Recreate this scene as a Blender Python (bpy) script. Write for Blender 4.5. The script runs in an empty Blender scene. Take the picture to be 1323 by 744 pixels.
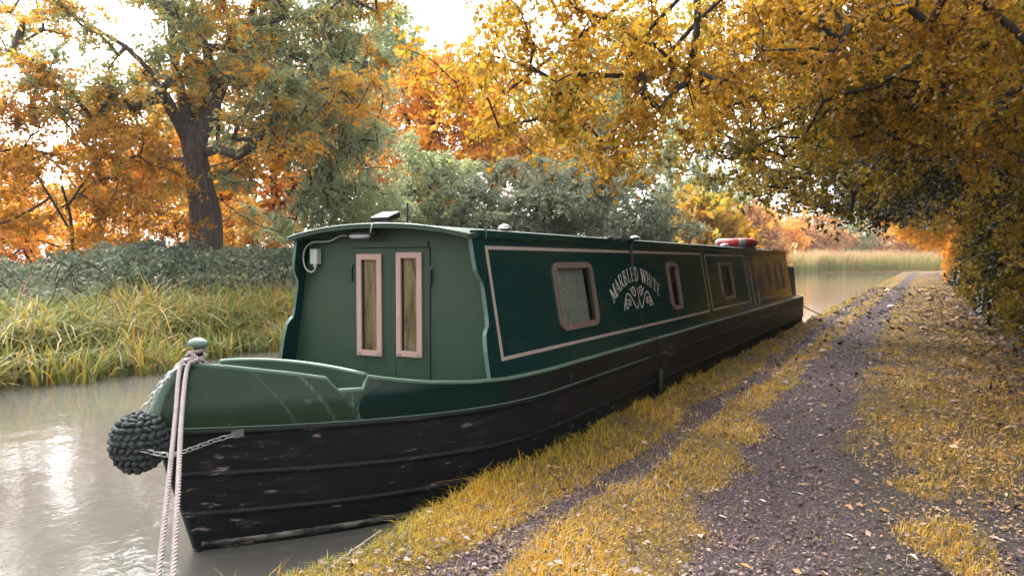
import bpy, math, random
import numpy as np
R = math.radians
rng = np.random.default_rng(11)
random.seed(11)
scn = bpy.context.scene

# ------------------------------------------------------------------ camera
W, H = 1323.0, 744.0
FPX, YAW, HORIZON, EYE = 955.0, R(29.2), 337.0, 1.5
PITCH = math.atan((H / 2 - HORIZON) / FPX)
cam = bpy.data.cameras.new('camera')
cam.sensor_width = 36.0
cam.lens = 36.0 * FPX / W
cam.clip_start = 0.05
cam.clip_end = 2000
cam_o = bpy.data.objects.new('camera', cam)
scn.collection.objects.link(cam_o)
cam_o.location = (0, 0, EYE)
cam_o.rotation_euler = (math.pi / 2 - PITCH, 0, YAW)
scn.camera = cam_o
# a pixel of the photograph gives a direction; the distance is always given
CAMP = np.array([0, 0, EYE])
_fw = np.array([-math.sin(YAW) * math.cos(PITCH), math.cos(YAW) * math.cos(PITCH), -math.sin(PITCH)])
_rt = np.array([math.cos(YAW), math.sin(YAW), 0])
_up = np.cross(_rt, _fw)
def at(px, py, dist):
    return CAMP + (_fw + _rt * (px - W / 2) / FPX - _up * (py - H / 2) / FPX) * dist

# ------------------------------------------------------------------ light
SUN_EL, SUN_AZ = R(52), R(60)          # azimuth: left of +Y (over the far bank)
world = bpy.data.worlds.new('World')
scn.world = world
world.use_nodes = True
nt = world.node_tree
nt.nodes.clear()
sky = nt.nodes.new('ShaderNodeTexSky')
sky.sky_type = 'NISHITA'
sky.sun_disc = False
sky.sun_elevation = SUN_EL
sky.sun_rotation = -SUN_AZ
sky.air_density = 1.2
sky.dust_density = 5.0
sky.ozone_density = 1.0
hs = nt.nodes.new('ShaderNodeHueSaturation')
hs.inputs['Saturation'].default_value = 0.05
bg = nt.nodes.new('ShaderNodeBackground')
bg.inputs['Strength'].default_value = 0.15
wo = nt.nodes.new('ShaderNodeOutputWorld')
nt.links.new(sky.outputs[0], hs.inputs['Color'])
nt.links.new(hs.outputs[0], bg.inputs['Color'])
nt.links.new(bg.outputs[0], wo.inputs['Surface'])
sl = bpy.data.lights.new('sun', 'SUN')
sl.energy = 0.8
sl.angle = R(20)
sl.color = (1.0, 0.93, 0.84)
so = bpy.data.objects.new('sun', sl)
scn.collection.objects.link(so)
so.rotation_euler = (math.pi / 2 - SUN_EL, 0, math.pi + SUN_AZ)   # shines from forward-left
scn.view_settings.view_transform = 'Standard'
scn.view_settings.look = 'None'
scn.view_settings.gamma = 1.0
scn.view_settings.use_curve_mapping = False
scn.view_settings.exposure = 2.3
cy = scn.cycles
cy.use_denoising = True
cy.max_bounces = 7
cy.diffuse_bounces = 3
cy.glossy_bounces = 3
cy.transmission_bounces = 5
cy.transparent_max_bounces = 10
cy.caustics_reflective = False
cy.caustics_refractive = False
cy.use_adaptive_sampling = True
cy.adaptive_threshold = 0.02
cy.sample_clamp_indirect = 6.0

# ------------------------------------------------------------------ helpers
COL = scn.collection
ORG = {}                                   # object -> world origin (no rotations on parents)
def tag(o, label=None, cat=None, group=None, kind=None):
    if label: o['label'] = label
    if cat: o['category'] = cat
    if group: o['group'] = group
    if kind: o['kind'] = kind
    return o
def thing(name, loc, label, cat, group=None):
    o = bpy.data.objects.new(name, None)
    COL.objects.link(o)
    o.location = loc
    o.empty_display_size = 0.2
    ORG[o.name] = np.array(loc, float)
    return tag(o, label, cat, group)
def make_mesh(name, V, F, mat, tint=None, vattr=None, smooth=False):
    V = np.asarray(V, np.float32).reshape(-1, 3)
    me = bpy.data.meshes.new(name)
    if isinstance(F, np.ndarray):
        n, k = F.shape
        me.vertices.add(len(V))
        me.vertices.foreach_set('co', V.ravel())
        me.loops.add(n * k)
        me.loops.foreach_set('vertex_index', F.astype(np.int32).ravel())
        me.polygons.add(n)
        me.polygons.foreach_set('loop_start', np.arange(0, n * k, k, dtype=np.int32))
        me.polygons.foreach_set('loop_total', np.full(n, k, np.int32))
        me.update(calc_edges=True)
    else:
        me.from_pydata([tuple(map(float, v)) for v in V], [], [tuple(map(int, f)) for f in F])
        me.update()
    if tint is not None:
        a = me.attributes.new('tint', 'FLOAT', 'FACE')
        a.data.foreach_set('value', np.asarray(tint, np.float32))
    if vattr:
        for k_, v_ in vattr.items():
            a = me.attributes.new(k_, 'FLOAT', 'POINT')
            a.data.foreach_set('value', np.asarray(v_, np.float32))
    if smooth:
        me.polygons.foreach_set('use_smooth', np.ones(len(me.polygons), bool))
    if mat: me.materials.append(mat)
    return me
def link(name, me, parent=None, loc=None, rot=None, scale=None):
    o = bpy.data.objects.new(name, me)
    COL.objects.link(o)
    if parent is not None: o.parent = parent
    if loc is not None: o.location = loc
    if rot is not None: o.rotation_euler = rot
    if scale is not None: o.scale = scale
    base = ORG.get(parent.name, np.zeros(3)) if parent is not None else np.zeros(3)
    ORG[o.name] = base + (np.array(loc, float) if loc is not None else 0)
    return o
def part(name, VF, mat, parent, tint=None, smooth=False, bevel=0, vattr=None):
    V, F = VF
    V = np.asarray(V, float).reshape(-1, 3) - ORG[parent.name]
    o = link(name, make_mesh(name, V, F, mat, tint, vattr, smooth), parent)
    if bevel:
        m = o.modifiers.new('bevel', 'BEVEL'); m.width = bevel; m.segments = 2; m.limit_method = 'ANGLE'
    return o
def solo(name, VF, mat, tint=None, smooth=False, vattr=None):
    return link(name, make_mesh(name, VF[0], VF[1], mat, tint, vattr, smooth))
class MB:
    def __init__(s): s.V, s.F = [], []
    def add(s, V, F):
        n = len(s.V); s.V += [tuple(v) for v in V]; s.F += [tuple(i + n for i in f) for f in F]; return s
    def vf(s): return s.V, s.F
    def box(s, x0, x1, y0, y1, z0, z1):
        V = [(x, y, z) for x in (x0, x1) for y in (y0, y1) for z in (z0, z1)]
        return s.add(V, [(0,1,3,2),(4,6,7,5),(0,4,5,1),(2,3,7,6),(0,2,6,4),(1,5,7,3)])
    def hexa(s, P):   # 8 points: bottom 4 ccw, top 4 ccw
        return s.add(P, [(3,2,1,0),(4,5,6,7),(0,1,5,4),(1,2,6,5),(2,3,7,6),(3,0,4,7)])
    def prism(s, poly, d):   # poly list of 3d points, extruded by vector d
        n = len(poly); P = [np.array(p, float) for p in poly]; d = np.array(d, float)
        V = P + [p + d for p in P]
        F = [tuple(range(n))[::-1], tuple(range(n, 2 * n))] + [(i, (i + 1) % n, n + (i + 1) % n, n + i) for i in range(n)]
        return s.add(V, F)
    def tube(s, pts, rad, seg=8, cap=True):
        V, F = tube(pts, rad, seg, cap); return s.add(V, F)
    def lathe(s, c, prof, seg=16):
        V, F = [], []
        for (r, z) in prof:
            for k in range(seg):
                a = 2 * math.pi * k / seg; V.append((c[0] + r * math.cos(a), c[1] + r * math.sin(a), c[2] + z))
        for i in range(len(prof) - 1):
            for k in range(seg):
                F.append((i*seg+k, i*seg+(k+1)%seg, (i+1)*seg+(k+1)%seg, (i+1)*seg+k))
        F.append(tuple(range(seg))[::-1]); m = (len(prof) - 1) * seg; F.append(tuple(range(m, m + seg)))
        return s.add(V, F)
def frames(P):
    P = np.asarray(P, float); T = np.gradient(P, axis=0); T /= np.linalg.norm(T, axis=1)[:, None] + 1e-9
    up = np.array([0, 0, 1.0]) if abs(T[0][2]) < 0.9 else np.array([0, 1.0, 0])
    U = []; u = np.cross(up, T[0]); u /= np.linalg.norm(u)
    for t in T:
        u = u - t * (u @ t); u /= np.linalg.norm(u) + 1e-9; U.append(u)
    U = np.array(U); return P, T, U, np.cross(T, U)
def tube(pts, rad, seg=8, cap=True):
    P, T, U, N = frames(pts); n = len(P)
    rad = np.broadcast_to(np.asarray(rad, float), (n,))
    V, F = [], []
    for i in range(n):
        for k in range(seg):
            a = 2 * math.pi * k / seg; V.append(P[i] + rad[i] * (U[i] * math.cos(a) + N[i] * math.sin(a)))
    for i in range(n - 1):
        for k in range(seg):
            F.append((i*seg+k, i*seg+(k+1)%seg, (i+1)*seg+(k+1)%seg, (i+1)*seg+k))
    if cap: F.append(tuple(range(seg))[::-1]); F.append(tuple(range((n-1)*seg, n*seg)))
    return V, F
def resample(pts, n):
    pts = np.asarray(pts, float); d = np.r_[0, np.cumsum(np.linalg.norm(np.diff(pts, axis=0), axis=1))]
    t = np.linspace(0, d[-1], n); return np.stack([np.interp(t, d, pts[:, k]) for k in range(3)], 1)
def spline(pts, n):   # catmull-rom
    p = np.asarray(pts, float); p = np.vstack([2*p[0]-p[1], p, 2*p[-1]-p[-2]]); out = []
    m = len(p) - 3; k = max(2, n // m)
    for i in range(m):
        a, b, c, d = p[i:i+4]
        for t in np.linspace(0, 1, k, endpoint=False):
            out.append(0.5*((2*b)+(-a+c)*t+(2*a-5*b+4*c-d)*t*t+(-a+3*b-3*c+d)*t**3))
    out.append(p[-2]); return np.array(out)
_nk = np.random.default_rng(5).normal(size=(9, 3)); _np = np.random.default_rng(6).uniform(0, 6.28, 9)
def noise3(P, sc):
    P = np.asarray(P, float) * sc; v = 0
    for k in range(9): v = v + np.sin(P @ _nk[k] * 1.7 + _np[k])
    return v / 4.0      # about -1..1

# ------------------------------------------------------------------ materials
def new_mat(name):
    m = bpy.data.materials.new(name); m.use_nodes = True; n = m.node_tree
    n.nodes.clear(); out = n.nodes.new('ShaderNodeOutputMaterial'); return m, n, out
def nd(n, t, **kw):
    x = n.nodes.new(t)
    for k, v in kw.items():
        if k in x.inputs: x.inputs[k].default_value = v
        else: setattr(x, k, v)
    return x
def ramp(n, stops, interp='LINEAR'):
    r = n.nodes.new('ShaderNodeValToRGB'); r.color_ramp.interpolation = interp; e = r.color_ramp.elements
    while len(e) < len(stops): e.new(0.5)
    for i, (p, c) in enumerate(stops):
        e[i].position = p; e[i].color = (*c, 1) if len(c) == 3 else c
    return r
def coords(n, scale=(1, 1, 1)):
    g = n.nodes.new('ShaderNodeNewGeometry'); mp = n.nodes.new('ShaderNodeMapping'); mp.inputs['Scale'].default_value = scale
    n.links.new(g.outputs['Position'], mp.inputs['Vector']); return mp.outputs[0]
def noise(n, vec, scale, detail=4, rough=0.6, dist=0.0):
    x = nd(n, 'ShaderNodeTexNoise', Scale=scale, Detail=detail, Roughness=rough, Distortion=dist)
    n.links.new(vec, x.inputs['Vector']); return x.outputs['Fac']
def mixc(n, fac, a, b, blend='MIX'):
    m = n.nodes.new('ShaderNodeMix'); m.data_type = 'RGBA'; m.blend_type = blend
    for sock, v in ((m.inputs[0], fac), (m.inputs[6], a), (m.inputs[7], b)):
        if hasattr(v, 'is_linked') or hasattr(v, 'links'): n.links.new(v, sock)
        elif isinstance(v, tuple): sock.default_value = (*v, 1)
        else: sock.default_value = v
    return m.outputs[2]
def maprange(n, v, a, b, c=0.0, d=1.0):
    m = n.nodes.new('ShaderNodeMapRange'); n.links.new(v, m.inputs[0])
    for i, x in enumerate((a, b, c, d)): m.inputs[i + 1].default_value = x
    return m.outputs[0]
def simple(name, col, rough=0.5, var=0.25, scale=8, metallic=0.0, bump=0.0, stretch=(1, 1, 1), coat=0.0, rvar=0.15):
    col = tuple(x * .74 for x in col); m, n, out = new_mat(name); v = coords(n, stretch); f = noise(n, v, scale, 5)
    c = mixc(n, f, tuple(x * (1 - var) for x in col), tuple(min(1, x * (1 + var)) for x in col))
    b = nd(n, 'ShaderNodeBsdfPrincipled', Metallic=metallic); n.links.new(c, b.inputs['Base Color'])
    n.links.new(maprange(n, noise(n, v, scale * 2.7, 4), 0.3, 0.7, max(0.02, rough - rvar * rough), min(1, rough + rvar * rough)), b.inputs['Roughness'])
    if coat: b.inputs['Coat Weight'].default_value = coat; b.inputs['Coat Roughness'].default_value = 0.06
    if bump:
        bp = nd(n, 'ShaderNodeBump', Strength=bump, Distance=0.01); n.links.new(noise(n, v, scale * 6, 4), bp.inputs['Height']); n.links.new(bp.outputs[0], b.inputs['Normal'])
    n.links.new(b.outputs[0], out.inputs[0]); return m
def leaf_mat(name, stops, trans=0.45, rough=0.55, tcol=1.25, spec=0.3, gain=.68):
    m, n, out = new_mat(name)
    stops = [(p, tuple(min(.85, x * gain) for x in c)) for p, c in stops]
    a = nd(n, 'ShaderNodeAttribute', attribute_name='tint'); r = ramp(n, stops); n.links.new(a.outputs['Fac'], r.inputs[0])
    b = nd(n, 'ShaderNodeBsdfPrincipled', Roughness=rough); b.inputs['Specular IOR Level'].default_value = spec
    n.links.new(r.outputs[0], b.inputs['Base Color'])
    t = n.nodes.new('ShaderNodeBsdfTranslucent'); n.links.new(mixc(n, 1.0, r.outputs[0], (tcol, tcol, tcol * 0.8), 'MULTIPLY'), t.inputs['Color'])
    ms = nd(n, 'ShaderNodeMixShader'); ms.inputs[0].default_value = trans
    n.links.new(b.outputs[0], ms.inputs[1]); n.links.new(t.outputs[0], ms.inputs[2]); n.links.new(ms.outputs[0], out.inputs[0]); return m
M = {}
M['orange'] = leaf_mat('orange_leaves', [(0, (.36, .13, .02)), (.3, (.56, .22, .025)), (.65, (.68, .33, .045)), (1, (.66, .46, .10))], .55, gain=.95)
M['amber'] = leaf_mat('amber_leaves', [(0, (.09, .065, .015)), (.2, (.24, .125, .015)), (.42, (.44, .22, .02)), (.62, (.52, .31, .035)), (.8, (.38, .31, .05)), (1, (.22, .25, .065))], .5, gain=.88)
M['gold'] = leaf_mat('gold_olive_leaves', [(0, (.03, .03, .012)), (.3, (.10, .08, .018)), (.5, (.25, .17, .022)), (.68, (.38, .23, .022)), (.85, (.26, .23, .05)), (1, (.12, .15, .055))], .4, gain=.88)
M['oak'] = leaf_mat('oak_leaves', [(0, (.20, .24, .16)), (.35, (.27, .31, .19)), (.5, (.34, .33, .13)), (.6, (.56, .32, .05)), (.85, (.64, .29, .03)), (1, (.42, .18, .02))], .5, gain=.95)
M['pale'] = leaf_mat('pale_green_leaves', [(0, (.19, .24, .16)), (.5, (.32, .37, .24)), (.8, (.36, .36, .14)), (1, (.48, .28, .05))], .5, gain=.92)
M['grey'] = leaf_mat('grey_green_leaves', [(0, (.09, .115, .08)), (.5, (.20, .23, .165)), (.85, (.29, .30, .19)), (1, (.38, .27, .10))], .35, gain=.85)
M['rust'] = leaf_mat('rust_leaves', [(0, (.13, .08, .02)), (.35, (.36, .17, .025)), (.65, (.55, .26, .03)), (.85, (.34, .30, .10)), (1, (.26, .28, .13))], .5, gain=.95)
M['shaded'] = leaf_mat('shade_darkened_leaves', [(0, (.015, .022, .01)), (.5, (.04, .045, .018)), (.8, (.12, .09, .02)), (1, (.24, .15, .02))], .15, .4, spec=.5)  # leaf colour darkened to stand for the deep shade inside the hedge
M['blush'] = leaf_mat('pinkish_orange_leaves', [(0, (.28, .13, .05)), (.4, (.50, .25, .10)), (.8, (.62, .36, .16)), (1, (.40, .36, .18))], .5, gain=.9)
M['bramble'] = leaf_mat('bramble_leaves', [(0, (.08, .11, .08)), (.5, (.19, .23, .165)), (.85, (.29, .32, .22)), (1, (.32, .27, .18))], .3, gain=.88)
M['reed'] = leaf_mat('reed_blades', [(0, (.16, .21, .07)), (.35, (.32, .34, .10)), (.55, (.50, .38, .08)), (.75, (.55, .30, .05)), (.9, (.50, .42, .28)), (1, (.36, .26, .16))], .35)
M['far_reed'] = leaf_mat('far_reed_blades', [(0, (.20, .25, .09)), (.5, (.36, .36, .13)), (.7, (.50, .36, .14)), (1, (.66, .43, .27))], .35)
M['grass'] = leaf_mat('grass_blades', [(0, (.17, .17, .025)), (.25, (.35, .28, .03)), (.5, (.54, .32, .025)), (.8, (.62, .31, .025)), (.93, (.55, .43, .15)), (1, (.60, .50, .33))], .35, gain=.86)
M['litter'] = leaf_mat('fallen_leaf_litter', [(0, (.025, .014, .013)), (.35, (.09, .05, .042)), (.6, (.20, .13, .115)), (.78, (.36, .26, .23)), (.93, (.46, .23, .06)), (1, (.66, .56, .48))], .08, .6)
M['pale_leaf'] = leaf_mat('pale_fallen_leaf', [(0, (.60, .50, .38)), (1, (.60, .50, .38))], .1, .6)
M['pebble'] = simple('pebbles', (.21, .155, .16), .85, .5, 30)
def bark(name, col, scale=6):
    m, n, out = new_mat(name); v = coords(n, (1, 1, .22)); f = noise(n, v, scale * 4, 6, .7, .6)
    r = ramp(n, [(.3, tuple(x * .35 for x in col)), (.55, col), (.8, tuple(x * 1.6 for x in col))]); n.links.new(f, r.inputs[0])
    b = nd(n, 'ShaderNodeBsdfPrincipled', Roughness=.9); n.links.new(r.outputs[0], b.inputs['Base Color'])
    bp = nd(n, 'ShaderNodeBump', Strength=1.0, Distance=.12 if scale < 3 else .04); n.links.new(f, bp.inputs['Height']); n.links.new(bp.outputs[0], b.inputs['Normal'])
    n.links.new(b.outputs[0], out.inputs[0]); return m
M['bark'] = bark('oak_bark', (.115, .088, .08), 2.6)
M['dbark'] = bark('dark_bark', (.055, .045, .04), 10)

# ground: colour follows what lies there (gravel, soil, turf), baked as attributes on the sheet
m, n, out = new_mat('ground'); v = coords(n)
ag = nd(n, 'ShaderNodeAttribute', attribute_name='gravel'); at_ = nd(n, 'ShaderNodeAttribute', attribute_name='turf')
f1 = noise(n, v, 55, 6, .75); f2 = noise(n, v, 7, 5, .65); f3 = noise(n, v, 2.2, 4)
rg = ramp(n, [(.32, (.015, .008, .009)), (.45, (.054, .031, .034)), (.58, (.105, .064, .069)), (.75, (.21, .145, .15))]); n.links.new(f1, rg.inputs[0])
rs = ramp(n, [(.3, (.02, .014, .012)), (.5, (.058, .040, .034)), (.68, (.11, .078, .066)), (.8, (.15, .10, .075))]); n.links.new(f1, rs.inputs[0])
rt_ = ramp(n, [(.3, (.06, .036, .008)), (.55, (.19, .11, .014)), (.75, (.29, .17, .02))]); n.links.new(f2, rt_.inputs[0])
vor = nd(n, 'ShaderNodeTexVoronoi', Scale=38.0); n.links.new(v, vor.inputs['Vector'])
gm = n.nodes.new('ShaderNodeMath'); gm.operation = 'MULTIPLY_ADD'; n.links.new(f2, gm.inputs[0]); gm.inputs[1].default_value = 1.2; n.links.new(ag.outputs['Fac'], gm.inputs[2])
tm = n.nodes.new('ShaderNodeMath'); tm.operation = 'MULTIPLY_ADD'; n.links.new(f2, tm.inputs[0]); tm.inputs[1].default_value = 1.2; n.links.new(at_.outputs['Fac'], tm.inputs[2])
c = mixc(n, maprange(n, gm.outputs[0], .85, 1.3), rs.outputs[0], rg.outputs[0])
c = mixc(n, maprange(n, tm.outputs[0], .9, 1.4), c, rt_.outputs[0])
c = mixc(n, maprange(n, f3, .35, .65, .0, .35), c, mixc(n, 1.0, c, (.62, .58, .60), 'MULTIPLY'))
b = nd(n, 'ShaderNodeBsdfPrincipled', Roughness=.9); n.links.new(c, b.inputs['Base Color'])
bp = nd(n, 'ShaderNodeBump', Strength=1.0, Distance=.06); hh = n.nodes.new('ShaderNodeMath'); hh.operation = 'ADD'
n.links.new(f1, hh.inputs[0]); n.links.new(vor.outputs['Distance'], hh.inputs[1]); n.links.new(hh.outputs[0], bp.inputs['Height'])
n.links.new(bp.outputs[0], b.inputs['Normal']); n.links.new(b.outputs[0], out.inputs[0]); M['ground'] = m

# murky canal water
m, n, out = new_mat('canal_water'); v = coords(n, (1, 1, 1))
b = nd(n, 'ShaderNodeBsdfPrincipled', Roughness=.02); b.inputs['IOR'].default_value = 1.4
c = mixc(n, noise(n, v, .5, 3), (.085, .08, .070), (.105, .099, .088)); n.links.new(c, b.inputs['Base Color'])
w1 = noise(n, v, 3.0, 3, .5); w2 = noise(n, v, 19, 3, .5)
ad = n.nodes.new('ShaderNodeMath'); ad.operation = 'MULTIPLY_ADD'; n.links.new(w2, ad.inputs[0]); ad.inputs[1].default_value = .22; n.links.new(w1, ad.inputs[2])
bp = nd(n, 'ShaderNodeBump', Strength=.11, Distance=.05); n.links.new(ad.outputs[0], bp.inputs['Height']); n.links.new(bp.outputs[0], b.inputs['Normal'])
n.links.new(b.outputs[0], out.inputs[0]); M['water'] = m

# ------------------------------------------------------------------ ground sheet with the canal cut into it
def xfar(y): return np.interp(y, [-60, -20, 4.7, 10, 20, 40, 75, 95, 108, 116, 122, 128, 135], [-9, -9.2, -9.7, -10.5, -11, -12.5, -15, -15.5, -12, -4, 10, 40, 90])
def xnear(y): return np.interp(y, [-60, 95, 103, 109, 114, 118, 124, 135], [-2.2, -2.2, 0, 6, 20, 40, 70, 90]) + .035 * np.sin(y * 3.1) + .03 * np.sin(y * 7.7 + 1)
def xpath(y): return -.99 + .47 * np.exp(-np.maximum(y - 3, -2) / 3.5) + np.interp(y, [0, 92, 110, 140], [0, 0, 9, 40])
def sstep(a, b, x): t = np.clip((x - a) / (b - a), 0, 1); return t * t * (3 - 2 * t)
def gz(x, y):
    x = np.asarray(x, float); y = np.asarray(y, float)
    z = .25 + .16 * sstep(.9, 3.2, x) + .012 * np.sin(x * 4.1 + y * 1.3) * np.sin(y * 2.7 - x)
    z = z - .03 * np.exp(-((x - xpath(y)) / .3) ** 2) - .02 * np.exp(-((x + 1.6) / .18) ** 2)
    d = xnear(y) - x; z_n = z + (-.55 - z) * sstep(-.08, .34, d)
    df = x - xfar(y); zf = .28 + .25 * sstep(2, 12, -df); z_f = zf + (-.55 - zf) * sstep(-.5, .5, df)
    mid = (xnear(y) + xfar(y)) / 2
    return np.where(x > mid, z_n, z_f)
xs = np.unique(np.round(np.concatenate([np.linspace(-700, -60, 12), np.linspace(-60, -3, 75), np.linspace(-3, 2.4, 100), np.linspace(2.4, 40, 34), np.linspace(40, 700, 14)]), 4))
ys = np.unique(np.round(np.concatenate([np.linspace(-60, 1, 24), np.linspace(1, 10, 125), np.linspace(10, 30, 80), np.linspace(30, 140, 75), np.linspace(140, 900, 16)]), 4))
X, Y = np.meshgrid(xs, ys); Z = gz(X, Y)
def xstrip(y): return -1.57 - .22 * sstep(6, 24, y) + .05 * np.sin(y * 1.7)
def gravelness(x, y):
    w = .285 - .03 * sstep(6, 12, y) + .05 * np.sin(y * 2.1) + .04 * np.sin(y * 5.3) + .03 * np.sin(x * 9 + y * 11)
    g = 1 - sstep(w - .06, w + .12, np.abs(x - xpath(y)))
    s = (1 - sstep(.04 + .05 * np.sin(y * 3.3), .17, np.abs(x - xstrip(y)))) * np.clip((60 - y) / 30, 0, 1)
    return np.maximum(g, s * .9)
def turfness(x, y):
    g = gravelness(x, y); P = np.stack([x, y, x * 0], -1)
    right = np.where(x > xpath(y), sstep(4.3, 6.0, y + .5 * np.sin(x * 5) - .35 * x) * (1 - sstep(.5, 1.4, x)) * (.75 + .35 * noise3(P, 2.2)), 1.0)
    near = np.where((x > xpath(y)) & (y < 5.4), .75 * sstep(.62, 1.0, noise3(P, 2.6)), 0)
    t = np.clip(np.maximum(right, near), 0, 1) * (1 - g)
    return np.clip(t, 0, 1)
nx_, ny_ = len(xs), len(ys)
idx = np.arange(nx_ * ny_).reshape(ny_, nx_)
F = np.stack([idx[:-1, :-1], idx[:-1, 1:], idx[1:, 1:], idx[1:, :-1]], -1).reshape(-1, 4)
go = solo('ground', (np.stack([X, Y, Z], -1).reshape(-1, 3), F), M['ground'], vattr={'gravel': gravelness(X, Y).ravel(), 'turf': turfness(X, Y).ravel()}, smooth=True)
tag(go, kind='structure')
wv = [(-70, -55, 0), (95, -55, 0), (95, 145, 0), (-70, 145, 0)]
tag(solo('canal_water', (wv, [(0, 1, 2, 3)]), M['water']), kind='structure')

# ------------------------------------------------------------------ narrowboat
RC = -3.27
def paint(name, base, rough, coat, scuff, scuff_col, grime=.3):
    base = tuple(x * .78 for x in base); scuff_col = tuple(x * .8 for x in scuff_col)
    m, n, out = new_mat(name); v = coords(n); f = noise(n, v, 3.0, 5)
    c = mixc(n, f, tuple(x * .8 for x in base), tuple(x * 1.25 for x in base))
    vs = coords(n, (3, .9, 9)); s = noise(n, vs, 5.5, 7, .75, .4)
    c = mixc(n, maprange(n, s, scuff, scuff + .10), c, scuff_col)
    c = mixc(n, maprange(n, noise(n, v, 70, 2), .70, .78, 0, .35), c, tuple(x * 2.2 + .03 for x in base))
    c = mixc(n, maprange(n, noise(n, v, 34, 3), .66, .76, 0, .6), c, tuple(x * .35 for x in base))
    vg = coords(n, (9, 9, .7)); c = mixc(n, maprange(n, noise(n, vg, 3, 4), .5, .8, 0, grime), c, tuple(x * .5 + .02 for x in base))
    b = nd(n, 'ShaderNodeBsdfPrincipled'); n.links.new(c, b.inputs['Base Color'])
    n.links.new(maprange(n, noise(n, v, 9, 5), .3, .7, rough * .75, rough * 1.3), b.inputs['Roughness'])
    b.inputs['Coat Weight'].default_value = coat; b.inputs['Coat Roughness'].default_value = .05; b.inputs['Specular IOR Level'].default_value = .3
    bp = nd(n, 'ShaderNodeBump', Strength=.12, Distance=.02); n.links.new(noise(n, v, 2.5, 3), bp.inputs['Height']); n.links.new(bp.outputs[0], b.inputs['Normal'])
    n.links.new(b.outputs[0], out.inputs[0]); return m, n, b, c
M['dark_green'] = paint('dark_green_gloss_paint', (.006, .032, .029), .07, .0, .80, (.06, .10, .09))[0]
M['mid_green'] = paint('mid_green_satin_paint', (.033, .064, .041), .42, .1, .74, (.10, .15, .12), .2)[0]
M['rail_green'] = paint('worn_highlight_rail_paint', (.10, .17, .13), .4, .2, .62, (.30, .34, .31), .1)[0]  # worn paint, lightened so the edge highlights sit in its colour
# bow side: mid green forward of a scalloped paint edge, dark green aft of it
m, n, b, c1 = paint('bow_paint', (.020, .041, .026), .32, .0, .60, (.075, .13, .10), .3)
g = n.nodes.new('ShaderNodeNewGeometry'); sx = n.nodes.new('ShaderNodeSeparateXYZ'); n.links.new(g.outputs['Position'], sx.inputs[0])
def mth(op, a, b_=None, c_=None):
    x = n.nodes.new('ShaderNodeMath'); x.operation = op
    for i, v_ in enumerate((a, b_, c_)):
        if v_ is None: continue
        if isinstance(v_, (int, float)): x.inputs[i].default_value = v_
        else: n.links.new(v_, x.inputs[i])
    return x.outputs[0]
q = mth('MULTIPLY_ADD', sx.outputs['Z'], 1 / .105, -.695 / .105)
q = mth('SQRT', mth('MAXIMUM', mth('SUBTRACT', 1.0, mth('MULTIPLY', q, q)), 0.0))
yb = mth('MULTIPLY_ADD', q, -.12, 3.205)
msk = mth('GREATER_THAN', sx.outputs['Y'], yb)
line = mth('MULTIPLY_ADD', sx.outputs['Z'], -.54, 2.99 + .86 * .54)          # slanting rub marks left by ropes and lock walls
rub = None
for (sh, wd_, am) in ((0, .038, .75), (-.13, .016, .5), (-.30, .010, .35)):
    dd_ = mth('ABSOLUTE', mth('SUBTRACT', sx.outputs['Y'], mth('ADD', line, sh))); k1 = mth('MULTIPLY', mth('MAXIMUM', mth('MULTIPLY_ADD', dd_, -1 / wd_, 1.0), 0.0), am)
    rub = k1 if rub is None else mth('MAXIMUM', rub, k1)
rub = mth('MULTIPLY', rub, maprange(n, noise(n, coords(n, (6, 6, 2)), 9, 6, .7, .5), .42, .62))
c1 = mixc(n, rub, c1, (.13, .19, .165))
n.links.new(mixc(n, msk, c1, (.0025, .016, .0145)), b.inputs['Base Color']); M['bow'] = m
n.links.new(mth('MULTIPLY_ADD', msk, -.12, .24), b.inputs['Roughness']); b.inputs['Specular IOR Level'].default_value = .18
# hull blacking, scraped
m, n, out = new_mat('hull_blacking'); v = coords(n, (1, 1, 1)); vs = coords(n, (2.2, 1.7, 9)); s = noise(n, vs, 3.4, 8, .7, .3); s2 = noise(n, v, 1.3, 3)
c = mixc(n, noise(n, v, 5, 5), (.003, .004, .0055), (.008, .010, .0125))
sm_ = n.nodes.new('ShaderNodeMath'); sm_.operation = 'MULTIPLY_ADD'; n.links.new(s2, sm_.inputs[0]); sm_.inputs[1].default_value = .35; n.links.new(s, sm_.inputs[2])
c = mixc(n, maprange(n, sm_.outputs[0], .72, .84, 0, .75), c, (.030, .024, .027))
c = mixc(n, maprange(n, sm_.outputs[0], .815, .84), c, (.17, .14, .14))
b = nd(n, 'ShaderNodeBsdfPrincipled'); b.inputs['Specular IOR Level'].default_value = .22; n.links.new(c, b.inputs['Base Color']); n.links.new(maprange(n, s, .3, .7, .4, .62), b.inputs['Roughness'])
bp = nd(n, 'ShaderNodeBump', Strength=.35, Distance=.01); n.links.new(s, bp.inputs['Height']); n.links.new(bp.outputs[0], b.inputs['Normal'])
n.links.new(b.outputs[0], out.inputs[0]); M['black'] = m
m, n, out = new_mat('waterline_scum'); v = coords(n, (1, 1, 3)); r = ramp(n, [(.42, (.006, .007, .008)), (.5, (.06, .055, .048)), (.62, (.17, .16, .14))]); n.links.new(noise(n, v, 7, 6, .7), r.inputs[0])
b = nd(n, 'ShaderNodeBsdfPrincipled', Roughness=.8); n.links.new(r.outputs[0], b.inputs['Base Color']); n.links.new(b.outputs[0], out.inputs[0]); M['scum'] = m
M['cream'] = simple('cream_coachline', (.42, .33, .29), .4, .2, 10)
M['letter'] = simple('white_lettering', (.62, .60, .56), .45, .15, 20)
M['bronze'] = simple('bronze_window_frame', (.27, .20, .17), .38, .2, 15, metallic=.35)
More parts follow.
